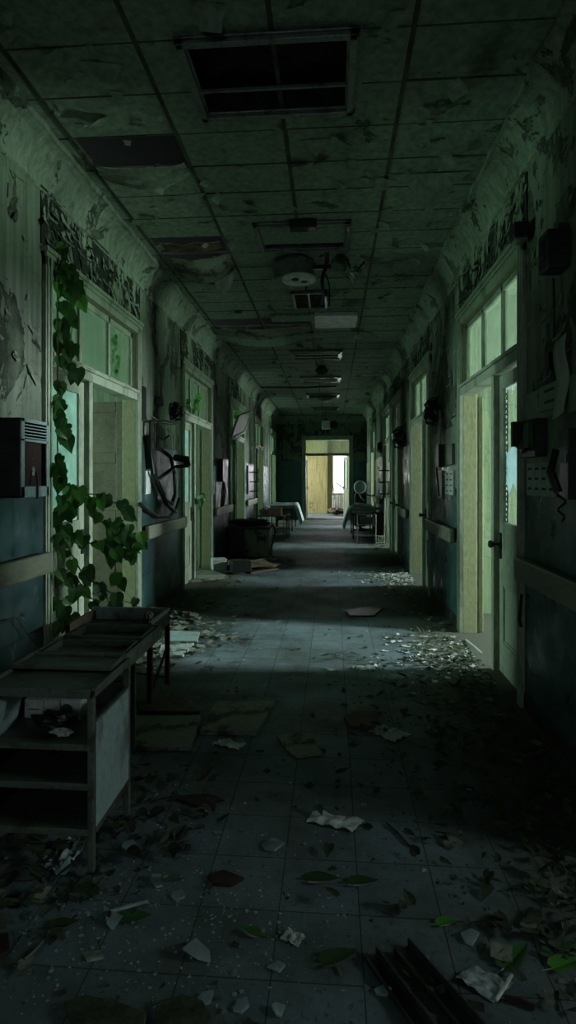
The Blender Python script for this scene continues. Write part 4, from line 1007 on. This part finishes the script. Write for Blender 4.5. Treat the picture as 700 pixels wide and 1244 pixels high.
def sprig(name, label, pts, X, n, m='leaf', sz=.08):
    t = thing(name, label, 'plant'); st = MB(); lf = MB()
    P = [wx(x, y, X) for x, y in pts]; st.tube(P, .005, 5, .002)
    for i in range(n):
        k = R.random()*(len(P)-1); j = int(k); p = P[j].lerp(P[min(j+1, len(P)-1)], k-j)+Vector((R.uniform(0, .05), R.uniform(-.06, .06), R.uniform(-.03, .03)))
        lf.leaf(p, (R.uniform(-.3, .5), R.uniform(-.5, .5), R.uniform(-1, .3)), (R.uniform(.2, 1), -1, .4), R.uniform(.7, 1.2)*sz, fold=.2)
    st.build('stem', 'stem', t); lf.build('foliage', m, t); recentre(t)
sprig('ivy_sprig', 'bright ivy in the third pane over the first left doorway', [(136, 462), (132, 440), (134, 415), (131, 395)], XL-.1, 18, 'leafy', .07)
sprig('ivy_sprig', 'small ivy sprig poking into the second left doorway', [(234, 602), (238, 606), (242, 600)], XL+.02, 8, 'leaf', .11)
sprig('ivy_sprig', 'tuft of ivy in the transom over the second left doorway', [(231, 500), (233, 492), (235, 486)], XL-.09, 8, 'leafy', .12)
sprig('ivy_sprig', 'dark ivy leaves in the near pane of the second left transom', [(222, 498), (224, 490)], XL-.09, 5, 'leaf', .12)
sprig('ivy_sprig', 'ivy growing behind the tilted sash at the third left doorway', [(281, 510), (284, 500), (283, 492)], XL-.10, 8, 'leafy', .13)
sprig('ivy_twig', 'thin bare twig on the left wall below the nearest handrail', [(-5, 760), (10, 752), (20, 750), (32, 768), (46, 785)], XL+.05, 2, 'deadleaf', .05)
# ------------------------------------------------------------------ floor debris, singled out
def slab(pix, th, m, name, label, cat, z=.0, tilt=0, group=None, wob=0, bevel=.003):
    P = [fl(x, y, 0) for x, y in pix]; c0 = sum(P, Vector())/len(P)
    for i, p in enumerate(P): p.z = z+th+tilt*(p.x-c0.x)+abs(wob*nz(i*1.7, th*50, 2))
    mn = min(p.z for p in P)-th
    if mn < .001:
        for p in P: p.z += .001-mn
    return single(MB().prism(P, th), name, m, label, cat, group, bevel)
G1 = 'fallen ceiling boards on the floor'
slab([(262, 857), (335, 856), (312, 894), (243, 893), (252, 875)], .025, 'board', 'fallen_board', 'large square fallen board with peeling layers, left of centre on the floor', 'board', group=G1)
slab([(163, 876), (245, 875), (232, 912), (160, 914)], .03, 'board', 'fallen_board', 'fallen board lying left of the large square board beside the trolley', 'board', group=G1)
slab([(166, 852), (215, 848), (243, 868), (170, 868)], .02, 'wood', 'fallen_board', 'thin dark board beneath the rusty table', 'board', group=G1)
slab([(337, 896), (352, 893), (378, 894), (392, 918), (360, 922), (346, 912)], .012, 'board', 'fallen_board', 'rounded dark board fragment lying in the middle of the floor', 'board', group=G1)
slab([(418, 875), (430, 868), (462, 868), (455, 888), (425, 886)], .02, 'brownwood', 'fallen_board', 'brownish board piece right of centre behind the pale torn sheet', 'board', group=G1)
slab([(420, 744), (440, 739), (466, 740), (455, 750), (425, 750)], .02, 'darkmetal', 'fallen_board', 'dark flat board far down the middle before the second light band', 'board', group=G1)
slab([(205, 770), (243, 772), (240, 783), (200, 783)], .03, 'panel', 'fallen_board', 'pale board lying in the light band behind the rusty table', 'board', group=G1)
slab([(196, 786), (236, 784), (222, 799), (192, 799)], .02, 'card', 'fallen_board', 'lower pale board in the light band nearest the rusty table leg', 'board', group=G1)
slab([(252, 1067), (272, 1060), (297, 1070), (280, 1079), (258, 1077)], .012, 'red', 'red_tile_piece', 'dark red square tile piece on the floor left of centre', 'tile piece')
slab([(205, 970), (255, 966), (272, 974), (240, 982)], .01, 'red', 'red_tile_piece', 'flat dark red piece on the shadowed floor beyond the small square one', 'tile piece')
slab([(78, 1226), (104, 1217), (150, 1228), (178, 1240), (172, 1266), (90, 1262)], .02, 'litter', 'fallen_board', 'dark board cut off by the bottom edge, far left', 'board', group=G1)
slab([(190, 1226), (222, 1214), (246, 1222), (258, 1240), (250, 1264), (186, 1262)], .015, 'litter', 'fallen_board', 'dark ragged piece at the bottom edge next to a glass piece', 'board', group=G1)
slab([(0, 1140), (10, 1138), (12, 1160), (-8, 1172)], .015, 'red', 'red_tile_piece', 'orange brown fragment at the left edge near the bottom', 'tile piece')
def sheet(pix4, amp, m, name, label, cat, seed, th=.002, nu=14, nv=10, curl_=0, **k):
    P = [fl(x, y, 0) for x, y in pix4]
    def f(u, v):
        p = P[0]*(1-u)*(1-v)+P[1]*u*(1-v)+P[2]*u*v+P[3]*(1-u)*v
        p = Vector(p); p.z = .004+amp*abs(nz(u*3+seed, v*3, seed))*1.6+curl_*(max(0, u-.6)**2+max(0, .25-u)**2*2)*4; return p
    return single(MB().grid(nu, nv, f, th), name, m, label, cat, **k)
sheet([(372, 1000), (428, 1012), (443, 998), (382, 987)], .02, 'paper', 'paper_sheet', 'crumpled white paper lying where the foreground light begins', 'paper', 3)
sheet([(447, 890), (480, 903), (500, 893), (460, 884)], .02, 'card', 'paper_sheet', 'pale torn sheet right of centre in the shadow', 'paper', 13)
sheet([(553, 1190), (600, 1220), (624, 1196), (572, 1176)], .014, 'cloth', 'cloth_scrap', 'grey cloth scrap beside the metal rails at lower right', 'cloth', 5)
sheet([(258, 906), (290, 912), (300, 905), (275, 900)], .03, 'paper', 'paper_scrap', 'pale crumpled strip below the large square board', 'paper', 8)
sheet([(48, 1060), (80, 1068), (106, 1030), (88, 1024)], .035, 'panel', 'curled_strip', 'pale curled strip under the front of the trolley', 'plastic strip', 2, curl_=.02)
sheet([(425, 812), (438, 815), (456, 814), (452, 809)], .02, 'paper', 'paper_scrap', 'white crumpled scrap in the first light band', 'paper', 4)
sheet([(392, 812), (402, 816), (410, 816), (400, 812)], .015, 'paper', 'paper_scrap', 'tiny white scrap left of the other one in the first light band', 'paper', 14)
sheet([(340, 1162-20), (362, 1172-20), (372, 1160-20), (352, 1150-20)], .015, 'card', 'paper_scrap', 'crumpled greyish scrap in the middle of the foreground', 'paper', 24)
# leaves on the floor
def floorleaf(x, y, L, ang, m, label):
    p = fl(x, y, .0)+Vector((0, 0, .012)); q = MB(); q.leaf(p, (math.cos(ang), math.sin(ang), .0), (0, 0, 1), L, L*.55, fold=.35, droop=-.15)
    q.tube([p, p-Vector((math.cos(ang)*L*.4, math.sin(ang)*L*.4, 0))], .002, 4)
    zm = min(v[2] for v in q.v); q.v = [(a, b, c-zm+.002) for a, b, c in q.v]
    single(q, 'fallen_leaf', m, label, 'leaf', 'large fallen leaves on the floor')
floorleaf(532, 1124, .07, .2, 'leafy', 'bright green fallen leaf beside a white glass piece, lower right')
floorleaf(612, 1178, .12, .7, 'leaf', 'long curved green leaf beside the grey cloth at lower right')
floorleaf(672, 1178, .1, .3, 'leafy', 'green leaf at the right edge near the bottom')
floorleaf(392, 1172, .11, .35, 'deadleaf', 'dark green leaf with pale stalk near the bottom centre')
floorleaf(375, 1070, .11, -.05, 'deadleaf', 'long dark leaf lying across the middle foreground, left one')
floorleaf(425, 1074, .10, .02, 'deadleaf', 'long dark leaf lying across the middle foreground, right one')
floorleaf(46, 1052, .07, .3, 'leafy', 'bright green leaf under the trolley front')
floorleaf(150, 1118, .09, .1, 'leaf', 'green leaf left foreground beside the pale strip')
floorleaf(60, 1128, .09, .2, 'deadleaf', 'dull green leaf on the floor at lower left')
floorleaf(315, 1138, .07, 2.9, 'leaf', 'small green leaf among glass chips in the middle foreground')
floorleaf(115, 1090, .1, 2.6, 'deadleaf', 'dark leaf just in front of the trolley leg')
# glass
SH = [((222, 1166), (238, 1150), (255, 1160), (256, 1170), (240, 1172), 'triangular glass piece on the floor at lower left of centre'),
      ((236, 1220), (246, 1209), (260, 1208), (256, 1220), (245, 1225), 'glass piece touching the dark ragged piece at the bottom edge'),
      ((283, 1230), (288, 1218), (300, 1216), (303, 1226), (294, 1234), 'small roundish glass piece near the bottom, left of the curled one'),
      ((330, 1228), (334, 1224), (347, 1225), (342, 1237), (336, 1238), 'small curled glass piece near the bottom centre'),
      ((560, 1137), (572, 1132), (583, 1137), (574, 1150), (566, 1148), 'bright white glass piece right of the bright green leaf'),
      ((682, 1124), (690, 1119), (698, 1127), (692, 1134), (684, 1132), 'pale glass chip at the right edge of the floor'),
      ((318, 1028), (330, 1022), (346, 1032), (334, 1038), (322, 1035), 'flat clear glass piece left of the crumpled paper'),
      ((210, 1085), (222, 1084), (225, 1094), (214, 1096), (208, 1090), 'white chip left of the dark red square tile'),
      ((185, 1068), (196, 1066), (198, 1078), (190, 1080), (183, 1074), 'greenish glass chip near the trolley leg'),
      ((128, 1116), (140, 1112), (150, 1116), (136, 1131), (130, 1126), 'pale blue glass piece before the green leaf at left'),
      ((455, 1204), (465, 1201), (476, 1206), (470, 1212), (458, 1210), 'glass piece left of the two metal rails'),
      ((325, 1176), (338, 1172), (347, 1178), (340, 1184), (334, 1182), 'pale shard in the lower middle of the floor'),
      ((150, 1028), (162, 1024), (170, 1032), (158, 1037), (148, 1034), 'clear glass piece right of the trolley front leg')]
for *pts, lab in SH: slab(pts, .006, 'crumb', 'glass_shard', lab, 'glass piece', tilt=R.uniform(-.3, .3), group='larger glass pieces on the floor', wob=.01, bevel=0)
# metal rails
def angle_rail(p0, p1, w, label):
    a, b = fl(*p0), fl(*p1); d = (b-a).normalized(); n = Vector((d.y, -d.x, 0)); L = (b-a).length
    mt = Matrix(((d.x, n.x, 0, a.x), (d.y, n.y, 0, a.y), (0, 0, 1, 0), (0, 0, 0, 1)))
    q = MB(); q.box((0, 0, .001), (L, w, .006), mt).box((0, 0, .001), (L, .005, .028), mt).box((0, w-.005, .001), (L, w, .018), mt)
    single(q, 'metal_rail', 'darkmetal', label, 'metal rail', 'metal rails at the bottom right', bevel=.001)
angle_rail((458, 1160), (560, 1300), .045, 'left one of two dark metal rails lying at the bottom')
angle_rail((497, 1150), (620, 1290), .055, 'right one of two dark metal rails, nearest the grey cloth')
def stick(p0, p1, r_, m, label, name='stick', z1=.0):
    a, b = fl(*p0), fl(*p1); a.z = r_+.002; b.z = r_+.002+z1
    single(MB().tube([a, a.lerp(b, .5)+Vector((.004, .003, 0)), b], r_, 6), name, m, label, 'stick', 'sticks and slats on the floor')
stick((470, 1002), (498, 1030), .004, 'black_pl', 'thin black rod right of the crumpled paper')
stick((603, 1218), (622, 1196), .005, 'white', 'pale stick lying on the edge of the grey cloth', z1=.02)
stick((613, 1216), (650, 1228), .007, 'red', 'rust coloured twig below the grey cloth')
stick((566, 778), (586, 800), .006, 'paper', 'pale stick leaning in the lit right doorway', z1=.03)
stick((130, 1112), (180, 1098), .006, 'panel', 'pale narrow slat on the floor in front of the trolley')
stick((30, 1168), (52, 1146), .004, 'rail', 'thin straw at lower left')
stick((402, 1170), (416, 1188), .003, 'rail', 'pale leaf stalk near bottom centre')
# heap below left wall (hose, boards)
crumple('rubbish_heap', (-1.28, 8.55, 0), .42, .3, .06, 51, 'wood', 'flat heap of rubbish before the second left doorway', 'rubbish')
q = MB(); q.tube([(-1.3, 8.3, .1), (-1.0, 8.7, .13), (-.7, 9.0, .08), (-.6, 9.25, .03), (-.9, 9.35, .03), (-1.2, 9.3, .04)], .025)
single(q, 'thick_hose', 'rubbish' if False else 'board', 'thick pale hose curving over the rubbish heap', 'hose')
for (x, y, w, h, d, lab) in ((292, 690, .28, .14, .22, 'dark box end on the rubbish heap'), (266, 688, .2, .16, .18, 'pale carton on the rubbish heap')):
    p = fl(x, y+8); mt = Matrix.Translation(Vector((p.x, p.y, .05))) @ Matrix.Rotation(.4, 4, 'Z')
    single(MB().box((-w/2, -d/2, 0), (w/2, d/2, h), mt), 'small_carton', 'card' if 'pale' in lab else 'black_pl', lab, 'box', bevel=.008)
slab([(300, 689), (330, 686), (338, 692), (305, 697)], .02, 'wood', 'fallen_board', 'board between the rubbish heap and the chest', 'board', group=G1)
slab([(212, 699), (262, 694), (278, 703), (225, 709)], .03, 'board', 'fallen_board', 'torn board at the threshold of the second left doorway', 'board', group=G1)
slab([(100, 1160), (122, 1156), (128, 1166), (106, 1171)], .006, 'chip', 'fallen_board', 'thin grey flake in the lower left corner area', 'board', group=G1)
# ------------------------------------------------------------------ uncountable litter
def scatter(n, region, size, flat, m, name, label, cat, kind='chip', seed=1):
    r = random.Random(seed); q = MB(); k = 0
    while k < n:
        x, y = region(r)
        s = size[0]+(size[1]-size[0])*r.random()**2.2
        if not (XL+.03+s < x < XR-.03-s): continue
        k += 1; a = r.uniform(0, 6.28); z = .001+r.random()*flat
        if kind == 'chip':
            m_ = 3+int(r.random()*3); P = [Vector((x+s*math.cos(a+2*PI*i/m_)*r.uniform(.5, 1.2), y+s*math.sin(a+2*PI*i/m_)*r.uniform(.5, 1.2), z+s*r.uniform(.05, .4))) for i in range(m_)]
            q.prism(P, min(.004, s*.2))
        elif kind == 'leaf':
            tl = r.uniform(-.35, .35)
            q.leaf((x, y, z+s*.25), (math.cos(a), math.sin(a), tl), (r.uniform(-.4, .4), r.uniform(-.4, .4), 1), s, s*r.uniform(.4, .8), fold=r.uniform(.1, .5), droop=r.uniform(-.3, .3))
        elif kind == 'flake':
            tl = r.uniform(.0, .5); c1, s1 = math.cos(a), math.sin(a); b = r.uniform(.4, 1)
            q.grid(2, 2, lambda u, v: Vector((x+s*((u-.5)*c1-(v-.5)*b*s1), y+s*((u-.5)*s1+(v-.5)*b*c1), z+.003+s*tl*(u-.5)**2*2+.1*s*v)))
    return tag(q.build(name, m), label, cat, kind='stuff')
def near_walls(r):
    y = 1.5+r.random()**1.7*13
    e = abs(r.gauss(0, .32)); return (XR-.04-e if r.random() < .6 else XL+.05+e*1.2), y
def right_band(r): return XR-.04-abs(r.gauss(0, .45)), r.uniform(1.7, 4.4)
def anywhere(r): return r.uniform(XL, XR), 1.4+r.random()**1.6*14
LC = [(-.75, 1.75, .10), (-.55, 1.95, .12), (-.35, 1.8, .08), (-.9, 1.95, .10), (-.25, 1.62, .10), (-.6, 2.3, .14), (-.05, 1.72, .08), (-.75, 1.5, .12), (-.45, 1.5, .1)]
def leftfront(r):
    if r.random() < .3: return r.gauss(-.6, .35), 1.45+abs(r.gauss(0, .5))
    x, y, d = LC[int(r.random()**1.5*len(LC))]; return r.gauss(x, d), r.gauss(y, d*.8)
def doorright(r): return XR-.05-abs(r.gauss(0, .35)), r.gauss(4.5, .28)
def doorleft(r): return XL+.05+abs(r.gauss(0, .5)), r.gauss(4.9, .6)
scatter(1000, near_walls, (.015, .08), .01, 'litter', 'leaf_litter', 'dead leaf litter along both walls', 'leaf litter', 'leaf', 2)
scatter(1000, right_band, (.015, .075), .02, 'litter', 'leaf_litter', 'thick dead leaves on the right below the blue wall', 'leaf litter', 'leaf', 3)
scatter(420, near_walls, (.02, .075), .01, 'board', 'wall_debris', 'fallen plaster flakes along the walls', 'plaster debris', 'flake', 4)
scatter(700, anywhere, (.008, .05), .0, 'litter', 'floor_dirt', 'small dark bits of dirt over the whole floor', 'dirt', 'flake', 5)
scatter(700, anywhere, (.002, .016), .0, 'chip', 'paint_chips', 'small pale paint chips over the whole floor', 'paint chips', 'chip', 6)
scatter(1000, leftfront, (.0015, .009), .0, 'crumb', 'glass_crumbs', 'glass crumbs around the trolley and left foreground', 'glass crumbs', 'chip', 7)
scatter(160, lambda r: (r.uniform(-.9, .9), r.uniform(1.4, 2.3)), (.002, .010), 0, 'shard', 'glass_chips', 'glass chips over the lit foreground', 'glass chips', 'chip', 17)
scatter(260, doorright, (.015, .05), .0, 'deadleaf', 'doorway_leaves', 'green leaf bits in the light at the right doorway', 'leaf bits', 'leaf', 8)
scatter(260, doorright, (.01, .05), .0, 'paper', 'doorway_flakes', 'pale flakes in the light at the right doorway', 'flakes', 'flake', 18)
scatter(70, doorleft, (.02, .06), .0, 'leafy', 'green_leaf_bits', 'green leaf bits near the left doorway', 'leaf bits', 'leaf', 9)
scatter(420, doorleft, (.03, .12), .01, 'board', 'left_debris', 'dark debris before the left doorways', 'debris', 'flake', 10)
scatter(400, lambda r: (r.gauss(-1.0, .25), r.uniform(1.6, 2.6)), (.02, .09), .02, 'litter', 'trolley_litter', 'leaf litter under the trolley', 'leaf litter', 'leaf', 12)
scatter(90, lambda r: (r.uniform(.6, 1.1), r.uniform(1.6, 2.5)), (.015, .045), .01, 'leaf', 'green_litter', 'green leaves among the litter at lower right', 'leaf litter', 'leaf', 13)
scatter(300, lambda r: (XR-.05-abs(r.gauss(0, .35)), r.gauss(7.9, .35)), (.02, .06), .0, 'paper', 'second_doorway_flakes', 'pale flakes in the light at the second right doorway', 'flakes', 'flake', 19)
# ------------------------------------------------------------------ world, camera
w = bpy.data.worlds.new('world'); bpy.context.scene.world = w; w.use_nodes = True
w.node_tree.nodes['Background'].inputs['Color'].default_value = (.80, .88, .95, 1); w.node_tree.nodes['Background'].inputs['Strength'].default_value = 1.0
cam = bpy.data.cameras.new('camera'); co = bpy.data.objects.new('camera', cam); C.objects.link(co)
co.location = (0, 0, CAMZ); co.rotation_euler = (PI/2, 0, TH)
cam.sensor_fit = 'VERTICAL'; cam.sensor_height = 36; cam.lens = 36*FPX/1244; cam.shift_y = -41/1244; cam.clip_start = .05
bpy.context.scene.camera = co
sc = bpy.context.scene
sc.view_settings.view_transform = 'Standard'; sc.view_settings.look = 'None'; sc.view_settings.gamma = 1
sc.view_settings.use_curve_mapping = False; sc.view_settings.exposure = 1.0
sc.cycles.use_denoising = True; sc.cycles.max_bounces = 8; sc.cycles.diffuse_bounces = 5; sc.cycles.glossy_bounces = 3; sc.cycles.transparent_max_bounces = 12
sc.cycles.caustics_reflective = False; sc.cycles.caustics_refractive = False
sc.cycles.sample_clamp_indirect = 4
